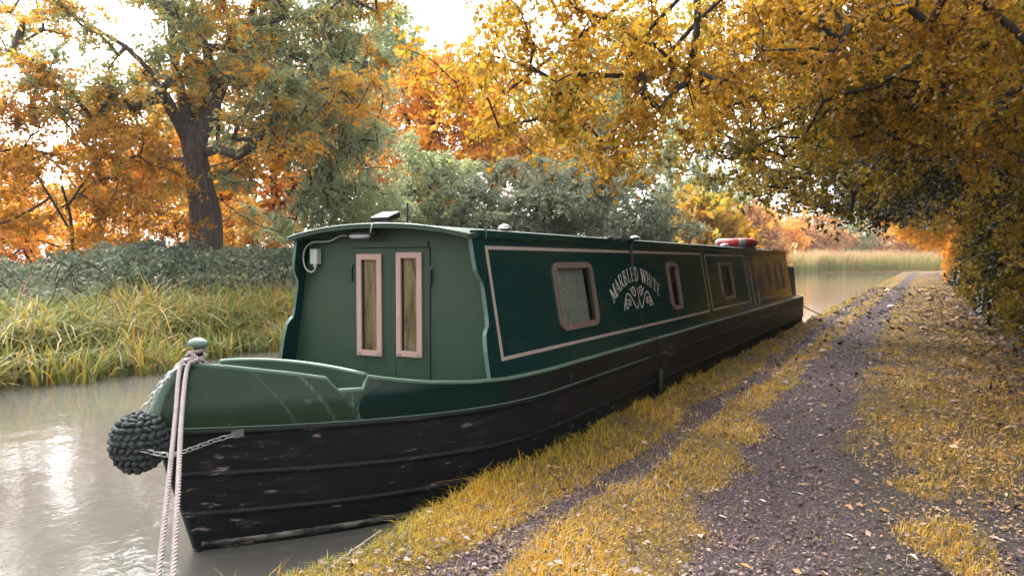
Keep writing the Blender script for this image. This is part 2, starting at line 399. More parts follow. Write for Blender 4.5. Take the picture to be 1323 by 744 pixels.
M['pink'] = simple('pink_wood_frame', (.54, .35, .30), .5, .15, 12)
M['blackp'] = simple('black_plastic', (.012, .012, .013), .4, .2, 20)
M['white'] = simple('white_plastic', (.62, .63, .60), .45, .08, 20)
M['lens'] = simple('frosted_lens', (.45, .47, .50), .3, .1, 20)
M['steel'] = simple('galvanised_steel', (.42, .42, .43), .38, .3, 60, metallic=.85)
M['chrome'] = simple('polished_vent', (.60, .58, .56), .18, .1, 10, metallic=.9)
M['rope'] = simple('pale_rope', (.40, .33, .33), .9, .45, 25, bump=.5)
M['fender'] = simple('dark_knotted_rope', (.040, .050, .052), .75, .5, 60, bump=.6)
M['rubber'] = simple('black_rubber', (.012, .012, .012), .6, .3, 20)
M['red'] = simple('red_lifebuoy', (.52, .03, .035), .5, .2, 8)
M['greyband'] = simple('grey_band', (.35, .36, .38), .5, .2, 8)
M['inside'] = simple('dark_interior', (.03, .028, .026), .8, .3, 4)
M['deck'] = simple('deck_paint', (.05, .08, .06), .6, .3, 8)
M['straw'] = simple('dry_stick', (.30, .25, .19), .9, .4, 30)
def curtain_mat(name, c0, c1, c2, st):
    m, n, out = new_mat(name); v = coords(n, st); f = noise(n, v, 9, 5, .65, .8)
    r = ramp(n, [(.3, c0), (.52, c1), (.75, c2)]); n.links.new(f, r.inputs[0])
    b = nd(n, 'ShaderNodeBsdfPrincipled', Roughness=.85); n.links.new(r.outputs[0], b.inputs['Base Color'])
    n.links.new(b.outputs[0], out.inputs[0]); return m
M['wood_curtain'] = curtain_mat('brown_curtain', (.16, .09, .05), (.46, .31, .17), (.68, .52, .32), (2.2, 2.2, .35))
M['net'] = curtain_mat('net_curtain', (.22, .25, .21), (.36, .39, .33), (.50, .52, .45), (1, 3, 3))
M['dark_curtain'] = curtain_mat('dark_curtain', (.015, .012, .012), (.05, .04, .04), (.16, .12, .12), (1, 3, .5))
m, n, out = new_mat('window_glass'); fr = nd(n, 'ShaderNodeFresnel'); fr.inputs[0].default_value = 1.5
t = nd(n, 'ShaderNodeBsdfTransparent'); t.inputs[0].default_value = (.88, .92, .90, 1); gl = nd(n, 'ShaderNodeBsdfGlossy', Roughness=.02)
ms = nd(n, 'ShaderNodeMixShader'); n.links.new(fr.outputs[0], ms.inputs[0]); n.links.new(t.outputs[0], ms.inputs[1]); n.links.new(gl.outputs[0], ms.inputs[2]); n.links.new(ms.outputs[0], out.inputs[0]); M['glass'] = m

boat = thing('narrowboat', (RC, 4.6, 0), 'long dark green canal narrowboat with black hull moored against the grassy bank', 'narrowboat')
def ystem(z): return np.interp(z, [-.4, .024, .226, .444, .59, .673, .753, .843, .93, .972, .984], [2.62, 2.506, 2.44, 2.365, 2.324, 2.276, 2.273, 2.308, 2.374, 2.432, 2.48])
def hwm(z): return np.interp(z, [-.4, 0, .33, .6, .75, .98], [.88, .975, .995, 1.0, 1.0, .97])
RU = [0, .22, .36, .49, .58, .638, .643, .695, .725, .79, .861, .93, 1]
RZ = [.75, .752, .768, .80, .838, .866, .80, .803, .872, .905, .934, .96, .978]
def zrail(u): return float(np.interp(u, RU, RZ))
def zs1(u): return .575 + .085 * u * u
def zs2(u): return .335 + .10 * u * u
def zs3(u): return .155 + .055 * u * u
YS0, YS1 = 16.7, 17.9
def hp(kind, p, z, sgn=1, off=0.0):
    """hull point. kind 'b' bow (p = u), 'm' middle (p = y), 's' stern (p = 0..1)"""
    if kind == 'b':
        y = 4.6 - p * (4.6 - ystem(z)); hw = hwm(z) * (1 - p * p) + .014
        sl_ = 2 * p * hwm(z) / (4.6 - ystem(z)); nx, ny = 1 / math.hypot(1, sl_), -sl_ / math.hypot(1, sl_)
    elif kind == 'm': y, hw, nx, ny = p, hwm(z) + .014, 1, 0
    else:
        a = p * math.pi / 2; y = YS0 + (YS1 - YS0) * math.sin(a) * (1 if z > .3 else .6); hw = hwm(z) * max(0.0, math.cos(a)) + .014; nx, ny = math.cos(a), math.sin(a)
    return np.array([RC + sgn * (hw + off * nx), y + off * ny, z])
bow_u = list(np.linspace(1, .95, 4)) + list(np.linspace(.92, .73, 9)) + [.725, .71, .695, .67, .643, .638] + list(np.linspace(.61, .22, 13))
US = .22                                                     # green bow side ends here, black hull goes on
ST = [('b', float(u)) for u in bow_u] + [('b', .12), ('b', 0.0)] + [('m', float(y)) for y in np.linspace(5.2, YS0, 24)] + [('s', float(p)) for p in np.linspace(.1, 1, 11)]
nb = len(bow_u)
def uu(st): return st[1] if st[0] == 'b' else 0.0
def strip(stations, zfuns, sgn, steps):
    V, F = [], []
    zl = []
    for st in stations:
        u = uu(st); row = []
        for a in range(len(zfuns) - 1):
            z0, z1 = zfuns[a](u), zfuns[a + 1](u)
            row += [z0 + (z1 - z0) * k / steps[a] for k in range(steps[a])]
        row.append(zfuns[-1](u)); zl.append(row)
    L = len(zl[0])
    for st, row in zip(stations, zl): V += [hp(st[0], st[1], z, sgn) for z in row]
    for i in range(len(stations) - 1):
        for j in range(L - 1):
            f = (i*L+j, (i+1)*L+j, (i+1)*L+j+1, i*L+j+1); F.append(f if sgn > 0 else f[::-1])
    return V, F
mb = MB()
for sgn in (1, -1):
    mb.add(*strip(ST, [lambda u: -.4, lambda u: 0., zs3, zs2, zs1], sgn, [2, 2, 3, 3]))
    mb.add(*strip(ST[nb - 1:], [zs1, zrail], sgn, [3]))
hull = part('hull', mb.vf(), M['black'], boat, smooth=True)
bowside = None
for sgn in (1, -1):
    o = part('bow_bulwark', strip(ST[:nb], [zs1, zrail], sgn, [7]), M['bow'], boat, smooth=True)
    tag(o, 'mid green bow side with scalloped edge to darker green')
def sweep(stations, zf, prof, sgn):
    """prof: list of (outward, up) round a closed profile"""
    V, F = [], []; L = len(prof)
    for st in stations:
        z = zf(uu(st))
        for (o_, h_) in prof: p = hp(st[0], st[1], z, sgn, o_); p[2] = z + h_; V.append(p)
    for i in range(len(stations) - 1):
        for j in range(L):
            f = (i*L+j, i*L+(j+1) % L, (i+1)*L+(j+1) % L, (i+1)*L+j); F.append(f if sgn > 0 else f[::-1])
    return V, F
half = [(-.01, -.018), (.008, -.016), (.015, -.006), (.015, .006), (.008, .016), (-.01, .018)]
for zf, nm in ((zs1, 0), (zs2, 1), (zs3, 2)):
    mb = MB()
    for sgn in (1, -1): mb.add(*sweep(ST, zf, half, sgn))
    part('rubbing_strake', mb.vf(), M['black'], hull, smooth=True)
# lighter top edge of the upper strake at the bow, where the paint is rubbed
mb = MB()
for sgn in (1, -1): mb.add(*sweep(ST[:nb + 6], zs1, [(-.004, .017), (.011, .017), (.011, .022), (-.004, .022)], sgn))
part('worn_edge', mb.vf(), M['rail_green'], hull, smooth=True)
mb = MB()
for sgn in (1, -1): mb.add(*sweep(ST, lambda u: .028 + .01 * u, [(-.003, -.016), (.003, -.016), (.003, .016), (-.003, .016)], sgn))
part('waterline_scum', mb.vf(), M['scum'], hull, smooth=True)
# rail along bow and gunwale, its light edge highlight put into the colour
mb = MB()
rail_st = ST
for sgn in (1, -1): mb.add(*sweep(rail_st, zrail, [(.006, -.010), (.007, .003), (.002, .008), (-.024, .008), (-.030, .003), (-.030, -.010)], sgn))
part('rail', mb.vf(), M['rail_green'], boat, smooth=False)
# gunwale ledge between cabin and rail
mb = MB()
for sgn in (1, -1):
    mb.add([(RC + sgn * .90, 3.98, .752), (RC + sgn * .99, 4.2, .752), (RC + sgn * .985, 16.7, .752), (RC + sgn * .90, 16.7, .752)], [(0, 1, 2, 3) if sgn > 0 else (3, 2, 1, 0)])
part('gunwale', mb.vf(), M['dark_green'], boat)
# stern deck, fore deck, well floor, inner bulwark, breakwater bulkhead
V = [hp('s', p, .70, s, -.02) for s, seq in ((1, np.linspace(0, 1, 9)), (-1, np.linspace(1, 0, 9))) for p in seq] + [(RC - .98, 15.9, .70), (RC + .98, 15.9, .70)]
part('stern_deck', (V, [tuple(range(len(V)))]), M['deck'], boat)
us = np.linspace(.645, .995, 14)
V = [hp('b', u, .79, 1, -.006) for u in us] + [hp('b', u, .79, -1, -.006) for u in us[::-1]]
part('foredeck', (V, [tuple(range(len(V)))[::-1]]), M['mid_green'], boat)
us = np.linspace(.2, .645, 10)
V = [hp('b', u, .42, 1, -.03) for u in us] + [hp('b', u, .42, -1, -.03) for u in us[::-1]]
part('well_floor', (V, [tuple(range(len(V)))[::-1]]), M['deck'], boat)
for s in (1, -1):
    mb = MB(); V = []; us = np.linspace(.2, .642, 12)
    for u in us: V += [hp('b', u, .42, s, -.03), hp('b', u, zrail(min(u, .638)), s, -.03)]
    mb.add(V, [((2*i, 2*i+1, 2*i+3, 2*i+2) if s > 0 else (2*i+2, 2*i+3, 2*i+1, 2*i)) for i in range(len(us) - 1)])
    part('inner_bulwark', mb.vf(), M['mid_green'], boat)
hwB = hp('b', .64, .86, 1, -.012)[0] - RC
yB = hp('b', .64, .86)[1]
pts = [(RC - hwB, yB, .44), (RC + hwB, yB, .44)] + [(RC + hwB * t_, yB, .868 + .034 * (1 - t_ * t_)) for t_ in np.linspace(1, -1, 13)]
part('breakwater', MB().prism(pts, (0, .02, 0)).vf(), M['mid_green'], boat)
pts = np.array([(RC + hwB * t_, yB + .008, .872 + .034 * (1 - t_ * t_)) for t_ in np.linspace(1, -1, 13)])
part('breakwater_rail', tube(pts, .014, 6), M['rail_green'], boat, smooth=True)
# stem bar
zst = [.03, .12, .226, .33, .444, .52, .59, .64, .673, .71, .753, .80, .843, .89, .93, .955, .972, .982]
def stembar(zz):
    V, F = [], []
    for z in zz:
        y = float(ystem(z)) - .008
        for (dx, dy) in ((-.026, .03), (-.026, -.006), (-.012, -.014), (.012, -.014), (.026, -.006), (.026, .03)): V.append((RC + dx, y + dy, z))
    for i in range(len(zz) - 1):
        for j in range(5): F.append((i*6+j, i*6+j+1, (i+1)*6+j+1, (i+1)*6+j))
    return V, F
part('stem_bar', stembar([-.3] + zst[:9]), M['black'], boat, smooth=True)
part('stem_bar', stembar(zst[8:]), M['rail_green'], boat, smooth=True)
# T stud on the foredeck
stud = part('mooring_stud', MB().lathe((RC, 2.53, .78), [(.05, 0), (.05, .015), (.022, .02), (.022, .27), (.03, .275)], 12).vf(), M['mid_green'], boat, smooth=True)
V, F = MB().lathe((0, 0, 0), [(.004, .272), (.045, .274), (.062, .285), (.066, .296), (.05, .312), (.025, .322), (.003, .325)], 18).vf()
V = np.array(V) * np.array([1.05, .62, 1]) + np.array([RC, 2.53, .78])
part('stud_cap', (V, F), M['rail_green'], stud, smooth=True)
# hull skin fitting
c0 = hp('m', 4.9, .66)
mb = MB(); th = np.linspace(0, 2 * math.pi, 13)[:-1]
V, F = tube([c0 + np.array([-.01, 0, 0]), c0 + np.array([.014, 0, 0])], .026, 12)
part('skin_fitting', (V, F), M['blackp'], hull)

# ---- cabin
SX0, SLOPE = -2.35, .172
CN = np.array([1, 0, SLOPE]) / math.hypot(1, SLOPE)
def S(y, z, off=0.0, sgn=1):
    p = np.array([SX0 - SLOPE * (z - .75), y, z]) + CN * off
    if sgn < 0: p[0] = 2 * RC - p[0]
    return p
YF, YR, ZT, ZB = 3.955, 15.95, 1.665, .75
OGEE = [(3.94, ZB), (3.945, .93), (3.955, 1.0), (3.962, 1.035), (3.985, 1.065), (4.012, 1.09), (4.02, 1.15), (4.022, 1.33), (4.015, 1.365), (3.985, 1.40), (3.965, 1.44), (3.96, 1.50), (3.958, ZT)]
WINS = [(5.03, 5.785, .965, 1.487), (7.86, 8.25, .965, 1.485), (10.18, 10.90, .962, 1.478), (13.06, 13.86, .962, 1.473), (14.48, 15.24, .962, 1.470)]
HATCH = (11.95, 12.60, .80, 1.545)
holes = sorted([(w[0] + .035, w[1] - .035, w[2] + .035, w[3] - .035) for w in WINS] + [HATCH])
TH = .025
def side_poly(poly, sgn, mb_):
    a = [S(y, z, 0, sgn) for y, z in poly]; d = -CN * TH
    if sgn < 0: d = d * np.array([-1, 1, 1]); a = a[::-1]
    mb_.prism(a, d)
mb = MB(); y0 = None
first = holes[0][0]
side_poly(OGEE[::-1] + [(first, ZB), (first, ZT)], 1, mb)
for i, h in enumerate(holes):
    side_poly([(h[0], ZB), (h[1], ZB), (h[1], h[2]), (h[0], h[2])], 1, mb)
    side_poly([(h[0], h[3]), (h[1], h[3]), (h[1], ZT), (h[0], ZT)], 1, mb)
    y1 = holes[i + 1][0] if i + 1 < len(holes) else YR
    side_poly([(h[1], ZB), (y1, ZB), (y1, ZT), (h[1], ZT)], 1, mb)
part('cabin_side', mb.vf(), M['dark_green'], boat)
mb = MB(); side_poly(OGEE[::-1] + [(YR, ZB), (YR, ZT)], -1, mb)
part('cabin_side', mb.vf(), M['dark_green'], boat)
# light painted front edge of the cabin sides
for sgn in (1, -1):
    mb = MB()
    for (ya, za), (yb_, zb_) in zip(OGEE[:-1], OGEE[1:]):
        P = [S(ya - .004, za, .002, sgn), S(ya - .004, za, -TH - .002, sgn), S(yb_ - .004, zb_, -TH - .002, sgn), S(yb_ - .004, zb_, .002, sgn)]
        mb.add(P, [(0, 1, 2, 3) if sgn < 0 else (3, 2, 1, 0)])
    part('edge_trim', mb.vf(), M['rail_green'], boat)
# windows
def rrect(y0, y1, z0, z1, r, k=5):
    out = []
    for (cy_, cz, a0) in ((y1 - r, z1 - r, 0), (y0 + r, z1 - r, 90), (y0 + r, z0 + r, 180), (y1 - r, z0 + r, 270)):
        for j in range(k + 1):
            a = R(a0 + 90 * j / k); out.append((cy_ + r * math.cos(a), cz + r * math.sin(a)))
    return out
def ring_side(outer, inner, o0, o1, mb_):
    n_ = len(outer); V = []
    for loop, off in ((outer, o0), (outer, o1), (inner, o1), (inner, o0 - .03)): V += [S(y, z, off) for y, z in loop]
    F = []
    for a in range(3):
        for j in range(n_): F.append((a*n_+j, a*n_+(j+1) % n_, (a+1)*n_+(j+1) % n_, (a+1)*n_+j))
    mb_.add(V, F)
for i, w in enumerate(WINS):
    lab = ['large rounded cabin window with pale net curtain', 'narrow tall cabin window with dark curtain', None, None, None][i]
    oo = rrect(*w, .075 if i else .09); fwid = .046
    ii = rrect(w[0] + fwid, w[1] - fwid, w[2] + fwid, w[3] - fwid, .045)
    mb = MB(); ring_side(oo, ii, .001, .016, mb)
    fr_ = part('window', mb.vf(), M['bronze'], boat)
    if lab: tag(fr_, lab)
    part('pane', ([S(y, z, -.004) for y, z in ii], [tuple(range(len(ii)))]), M['glass'], fr_)
    d = -.05
    if i == 0:
        q0 = [(w[0], w[2]), (w[1] - .09, w[2]), (w[1] - .09, w[3]), (w[0], w[3])]
    else:
        q0 = [(w[0], w[2]), (w[1], w[2]), (w[1], w[3]), (w[0], w[3])]
    cols = 24; V = []; F = []
    for k in range(cols + 1):
        y = q0[0][0] + (q0[1][0] - q0[0][0]) * k / cols; dd = d + .008 * math.sin(k * 1.9)
        V += [S(y, w[2], dd), S(y, w[3], dd)]
    F = [(2*k, 2*k+2, 2*k+3, 2*k+1) for k in range(cols)]
    part('curtain', (V, F), M['net'] if i in (0, 3, 4) else M['dark_curtain'], fr_, smooth=True)
    if i == 0:   # sliding vent bar
        part('catch', MB().hexa([S(w[1] - .10, w[2] + .05, -.003), S(w[1] - .085, w[2] + .05, -.003), S(w[1] - .085, w[2] + .05, .01), S(w[1] - .10, w[2] + .05, .01),
            S(w[1] - .10, w[3] - .05, -.003), S(w[1] - .085, w[3] - .05, -.003), S(w[1] - .085, w[3] - .05, .01), S(w[1] - .10, w[3] - .05, .01)]).vf(), M['blackp'], fr_)
    for yy in (w[0] + .16, w[1] - .16):
        c_ = S(yy, w[2] + .026, .016); part('screw_plug', tube([c_, c_ + CN * .004], .011, 8), M['pink'], fr_)
part('cabin_lining', ([S(4.2, .78, -.2), S(15.8, .78, -.2), S(15.8, 1.64, -.2), S(4.2, 1.64, -.2)], [(0, 1, 2, 3)]), M['inside'], boat)
# side hatch: two narrow leaves standing slightly ajar in a dark recess
h = HATCH
hatch = part('side_hatch', MB().prism([S(h[0] + .004, h[2], -.03), S(h[1] - .004, h[2], -.03), S(h[1] - .004, h[3], -.03), S(h[0] + .004, h[3], -.03)], -CN * .02).vf(), M['inside'], boat)
for (a, b_) in ((h[0] + .03, h[0] + .27), (h[0] + .33, h[1] - .03)):
    o = part('hatch_leaf', MB().prism([S(a, h[2] + .02, -.012), S(b_, h[2] + .02, -.012), S(b_, h[3] - .02, -.012), S(a, h[3] - .02, -.012)], -CN * .016).vf(), M['dark_green'], hatch)
for (a, w_) in ((h[0] - .014, .02), (h[0] + .29, .02), (h[1] - .006, .02)):
    part('hatch_edge', MB().prism([S(a, h[2], .004), S(a + w_, h[2], .004), S(a + w_, h[3], .004), S(a, h[3], .004)], -CN * .03).vf(), M['cream'], hatch)
part('hatch_sill', MB().prism([S(h[0] - .03, h[3] + .002, .02), S(h[1] + .03, h[3] + .002, .02), S(h[1] + .03, h[3] + .018, .02), S(h[0] - .03, h[3] + .018, .02)], -CN * .02).vf(), M['cream'], hatch)
c_ = S(h[1] + .06, 1.05, 0); part('hatch_handle', MB().hexa([c_ + np.array(v_) for v_ in ((-.005, -.05, -.06), (.02, -.05, -.06), (.02, .05, -.06), (-.005, .05, -.06), (-.005, -.05, .06), (.02, -.05, .06), (.02, .05, .06), (-.005, .05, .06))]).vf(), M['blackp'], hatch)
# coachlines
def coachline(y0, y1, z0, z1, lw, sides='ltrb'):
    mb = MB(); o = .0025
    def q(a, b_, c_, d_): mb.prism([S(a, c_, o), S(b_, c_, o), S(b_, d_, o), S(a, d_, o)], -CN * .0022)
    if 't' in sides: q(y0, y1, z1 - lw, z1)
    if 'b' in sides: q(y0, y1, z0, z0 + lw)
    if 'l' in sides: q(y0, y0 + lw * 1.3, z0 + lw, z1 - lw)
    if 'r' in sides: q(y1 - lw * 1.3, y1, z0 + lw, z1 - lw)
    part('coachline', mb.vf(), M['cream'], boat)
coachline(4.10, 9.38, .855, 1.598, .024)
coachline(9.53, 11.86, .858, 1.588, .024)
coachline(12.70, 15.80, .858, 1.575, .020, 'tb')
# lettering painted on the side, serif capitals along an arch
def ribbon(mb_, pts, wid, off, fy):
    pts = np.asarray(pts, float); T = np.gradient(pts, axis=0); T /= np.linalg.norm(T, axis=1)[:, None] + 1e-9
    Nn = np.stack([-T[:, 1], T[:, 0]], 1); wid = np.broadcast_to(np.asarray(wid, float), (len(pts),))[:, None]
    A, B = pts + Nn * wid / 2, pts - Nn * wid / 2; V = []
    for a, b_ in zip(A, B): V += [S(*fy(a), off), S(*fy(b_), off)]
    mb_.add(V, [(2*i, 2*i+1, 2*i+3, 2*i+2) for i in range(len(pts) - 1)])
tk, tn = .21, .085
def arc(cx, cz, rx, rz, a0, a1, k=10): return [(cx + rx * math.cos(R(a)), cz + rz * math.sin(R(a))) for a in np.linspace(a0, a1, k)]
sf = lambda x, z, w_=.34: ([(x - w_ / 2, z), (x + w_ / 2, z)], .06)
GL = {
 'M': [([(.12, 0), (.12, 1)], tn), ([(.14, .98), (.5, .12)], tk), ([(.5, .12), (.84, .98)], tn), ([(.86, 0), (.86, 1)], tk), sf(.12, .03), sf(.86, .03), sf(.08, .97, .2), sf(.9, .97, .2)],
 'A': [([(.1, 0), (.48, 1)], tn), ([(.46, 1), (.88, 0)], tk), ([(.26, .34), (.72, .34)], tn), sf(.1, .03, .3), sf(.88, .03, .34)],
 'R': [([(.22, 0), (.22, 1)], tk), ([(.25, .96)] + arc(.48, .74, .27, .22, 90, -90) + [(.25, .52)], .11), ([(.45, .52), (.86, 0)], tk), sf(.22, .03), sf(.2, .97, .28), sf(.88, .03, .24)],
 'B': [([(.22, 0), (.22, 1)], tk), ([(.25, .96)] + arc(.46, .75, .25, .21, 90, -90) + [(.25, .54)], .12), ([(.25, .52)] + arc(.5, .28, .29, .24, 90, -90) + [(.25, .04)], .13), sf(.2, .03, .28), sf(.2, .97, .28)],
 'L': [([(.26, 0), (.26, 1)], tk), ([(.2, .045), (.86, .045)], tn), ([(.84, .02), (.84, .3)], .07), sf(.26, .97), sf(.2, .03, .3)],
 'E': [([(.24, 0), (.24, 1)], tk), ([(.2, .045), (.86, .045)], tn), ([(.2, .955), (.82, .955)], tn), ([(.2, .52), (.66, .52)], tn), ([(.84, .02), (.84, .28)], .07), ([(.8, .98), (.8, .74)], .07), ([(.64, .62), (.64, .42)], .06)],
 'D': [([(.22, 0), (.22, 1)], tk), ([(.22, .955)] + arc(.42, .5, .42, .455, 90, -90, 14) + [(.22, .045)], .14), sf(.18, .03, .26), sf(.18, .97, .26)],
 'W': [([(.06, 1), (.28, 0)], tk), ([(.28, 0), (.48, .9)], tn), ([(.46, .95), (.7, 0)], tk), ([(.7, 0), (.94, 1)], tn), sf(.06, .97, .3), sf(.5, .97, .22), sf(.94, .97, .26)],
 'H': [([(.2, 0), (.2, 1)], tk), ([(.8, 0), (.8, 1)], tk), ([(.2, .52), (.8, .52)], tn)] + [sf(x, z) for x in (.2, .8) for z in (.03, .97)],
 'I': [([(.5, 0), (.5, 1)], tk), sf(.5, .03, .4), sf(.5, .97, .4)],
 'T': [([(.5, 0), (.5, 1)], tk), ([(.08, .95), (.92, .95)], tn), ([(.1, .98), (.1, .7)], .07), ([(.9, .98), (.9, .7)], .07), sf(.5, .03, .4)]}
WD = {'M': 1.25, 'W': 1.35, 'I': .5, ' ': .55, 'L': .85, 'E': .85}
text = 'MARBLED WHITE'
AR, AC = 1.217, (6.83, 1.305 - 1.217)
tot = sum(WD.get(ch, 1.0) for ch in text); span = 2 * math.asin(.65 / AR) * AR; unit = span / tot
name_root = None; s_ = -span / 2; lh = .135; first_letter = None
for ch in text:
    w_ = WD.get(ch, 1.0) * unit
    if ch != ' ':
        mb = MB(); off = .0012
        def fy(p, s0=s_, w0=w_):
            a = (s0 + (p[0] * .92 + .04) * w0) / AR; r_ = AR + p[1] * lh
            return AC[0] + r_ * math.sin(a), AC[1] + r_ * math.cos(a)
        for pl, th_ in GL[ch]:
            pl = np.array(pl, float)
            if len(pl) == 2: pl = np.array([pl[0] + (pl[1] - pl[0]) * t_ for t_ in np.linspace(0, 1, 4)])
            sc = np.array([1.0, lh / (w_ + 1e-9)])                 # keep stroke widths even in metres
            ribbon(mb, pl * sc, th_ * .95, off, lambda p, f_=fy, s2=sc: f_(p / s2)); off += .00012
        part('letter', mb.vf(), M['letter'], boat)
    s_ += w_
def spiral(cx, cz, r0, r1, a0, turns, k=22): return [(cx + (r0 + (r1 - r0) * t_) * math.cos(R(a0 + 360 * turns * t_)), cz + (r0 + (r1 - r0) * t_) * math.sin(R(a0 + 360 * turns * t_))) for t_ in np.linspace(0, 1, k)]
for sg in (1, -1):
    mb = MB(); off = .0012
    cv = [spline([(-.42, -.11, 0), (-.36, -.02, 0), (-.28, .04, 0), (-.19, .0, 0), (-.10, -.09, 0), (-.05, -.10, 0), (-.015, -.02, 0), (-.02, .09, 0)], 40)[:, :2],
          spiral(-.10, .045, .06, .012, 200, -1.4), spiral(-.33, -.065, .05, .012, 60, 1.3), [(-.20, .085), (-.16, .06), (-.12, .10)], spiral(-.25, -.05, .035, .01, 150, -1.1)]
    for c_ in cv:
        ribbon(mb, c_, .015, off, lambda p, s0=sg: (6.83 + s0 * p[0], 1.155 + p[1])); off += .0002
    part('painted_scroll', mb.vf(), M['letter'], boat)

# roof, cambered, with a front lip and hand rails
ZC = 1.752
def roof_z(x): t_ = (x - RC) / .775; return 1.672 + (ZC - 1.672) * (1 - abs(t_) ** 2.3)
xsr = np.linspace(-.775, .775, 17)
mb = MB(); V = []; F = []
yl = [3.90, 3.925] + list(np.linspace(4.6, 16.0, 8))
for y in yl:
    for x in xsr: V.append((RC + x, y, roof_z(RC + x) - (.006 if y == 3.90 else 0)))
for y in yl:
    for x in xsr: V.append((RC + x, y, roof_z(RC + x) - .03))
L = len(xsr); nY = len(yl); o_ = L * nY
for i in range(nY - 1):
    for j in range(L - 1):
        F.append((i*L+j, i*L+j+1, (i+1)*L+j+1, (i+1)*L+j)); F.append((o_+i*L+j, o_+(i+1)*L+j, o_+(i+1)*L+j+1, o_+i*L+j+1))
for j in range(L - 1): F.append((j, o_+j, o_+j+1, j+1)); k = (nY-1)*L; F.append((k+j, k+j+1, o_+k+j+1, o_+k+j))
for i in range(nY - 1): F.append((i*L, (i+1)*L, o_+(i+1)*L, o_+i*L)); F.append((i*L+L-1, o_+i*L+L-1, o_+(i+1)*L+L-1, (i+1)*L+L-1))
roof = part('roof', (V, F), M['mid_green'], boat)
for sgn in (1, -1):
    mb = MB(); x0 = RC + sgn * .752
    mb.hexa([(x0 - .018, 4.11, 1.658), (x0 + sgn * .036, 4.11, 1.652), (x0 + sgn * .036, 15.9, 1.652), (x0 - .018, 15.9, 1.658), (x0 - .018, 4.11, 1.698), (x0 + sgn * .030, 4.11, 1.698), (x0 + sgn * .030, 15.9, 1.698), (x0 - .018, 15.9, 1.698)])
    part('hand_rail', mb.vf(), M['dark_green'], roof)
    part('rail_bracket', MB().box(x0 - .03, x0 + .034, 4.0, 4.098, 1.645, 1.70).vf(), M['dark_green'], roof, bevel=.006)
    part('rail_bracket', MB().box(x0 - .03, x0 + .036, 4.102, 4.108, 1.645, 1.703).vf(), M['rail_green'], roof)
# pale bead along the front lip: the edge highlight painted into its colour
pts = np.array([(RC + x, 3.897, roof_z(RC + x) - .004) for x in xsr]); part('lip_highlight', tube(pts, .007, 6), M['rail_green'], roof, smooth=True)
# front bulkhead
YB = 4.085
def xside(z): return .92 - SLOPE * (z - .75) - .02
def bulk(poly): return MB().prism(poly, (0, .03, 0)).vf()
DX0, DX1, DS, DZ0, DZ1 = RC - .318, RC + .358, RC + .068, .46, 1.588
ztop = lambda x: roof_z(x) - .028
fl = [(RC - xside(.45) + .0, YB, .45), (DX0, YB, .45), (DX0, YB, ztop(DX0))] + [(x, YB, ztop(x)) for x in np.linspace(DX0, RC - xside(1.66) , 6)[1:]]
part('cabin_front', bulk(fl), M['mid_green'], boat)
frr = [(DX1, YB, .45), (RC + xside(.45), YB, .45)] + [(x, YB, ztop(x)) for x in np.linspace(RC + xside(1.66), DX1, 6)]
part('cabin_front', bulk(frr), M['mid_green'], boat)
fh = [(DX0 + .002, YB + .002, DZ1 + .004), (DX1 - .002, YB + .002, DZ1 + .004)] + [(x, YB + .002, ztop(x)) for x in np.linspace(DX1 - .002, DX0 + .002, 8)]
part('cabin_front', bulk(fh), M['mid_green'], boat)
part('door_header', MB().box(DX0 + .01, DX1 - .015, YB - .012, YB - .001, DZ1 + .006, DZ1 + .045).vf(), M['mid_green'], boat)
part('cabin_rear', bulk([(RC - .9, YR - .04, .7), (RC + .9, YR - .04, .7), (RC + .745, YR - .04, 1.66), (RC - .745, YR - .04, 1.66)]), M['dark_green'], boat)
def front_door(x0, x1, wx0, wx1, wz0, wz1, lab):
    mb = MB(); ya, yb2 = YB - .010, YB + .02; fw_ = .04; a, b_, c_, d_ = wx0 + fw_, wx1 - fw_, wz0 + fw_, wz1 - fw_
    mb.box(x0, a, ya, yb2, DZ0, DZ1); mb.box(b_, x1, ya, yb2, DZ0, DZ1)
    mb.box(a, b_, ya + .0005, yb2, DZ0, c_); mb.box(a, b_, ya + .0005, yb2, d_, DZ1)
    d = part('door', mb.vf(), M['mid_green'], boat); tag(d, lab)
    mb = MB(); y2 = ya - .016
    def mitre(p):   # p: 4 corner points outer0, outer1, inner1, inner0
        mb.hexa([(x, ya - .001, z) for x, z in p] + [(x, y2, z) for x, z in p])
    mitre([(wx0, wz0), (wx1, wz0), (b_, c_), (a, c_)]); mitre([(wx1, wz0), (wx1, wz1), (b_, d_), (b_, c_)])
    mitre([(wx1, wz1), (wx0, wz1), (a, d_), (b_, d_)]); mitre([(wx0, wz1), (wx0, wz0), (a, c_), (a, d_)])
    part('window_frame', mb.vf(), M['pink'], d)
    for (xx, s2) in ((wx0 + .012, 1), (wx1 - .012, -1)): part('corner_bracket', MB().box(min(xx, xx + s2 * .03), max(xx, xx + s2 * .03), y2 - .003, y2 - .001, wz0 + .008, wz0 + .02).vf(), M['steel'], d)
    part('pane', ([(a - .003, ya + .006, c_ - .003), (b_ + .003, ya + .006, c_ - .003), (b_ + .003, ya + .006, d_ + .003), (a - .003, ya + .006, d_ + .003)], [(0, 1, 2, 3)]), M['glass'], d)
    V = []; k = 24
    for i in range(k + 1):
        x = a - .01 + (b_ - a + .02) * i / k; y = YB + .008 + .004 * math.sin(i * 1.3); V += [(x, y, c_ - .02), (x, y, d_ + .02)]
    part('curtain', (V, [(2*i, 2*i+2, 2*i+3, 2*i+1) for i in range(k)]), M['wood_curtain'], d, smooth=True)
    return d
d1 = front_door(DX0 + .003, DS - .003, -3.54, -3.318, .83, 1.548, 'wider front door leaf with tall narrow window')
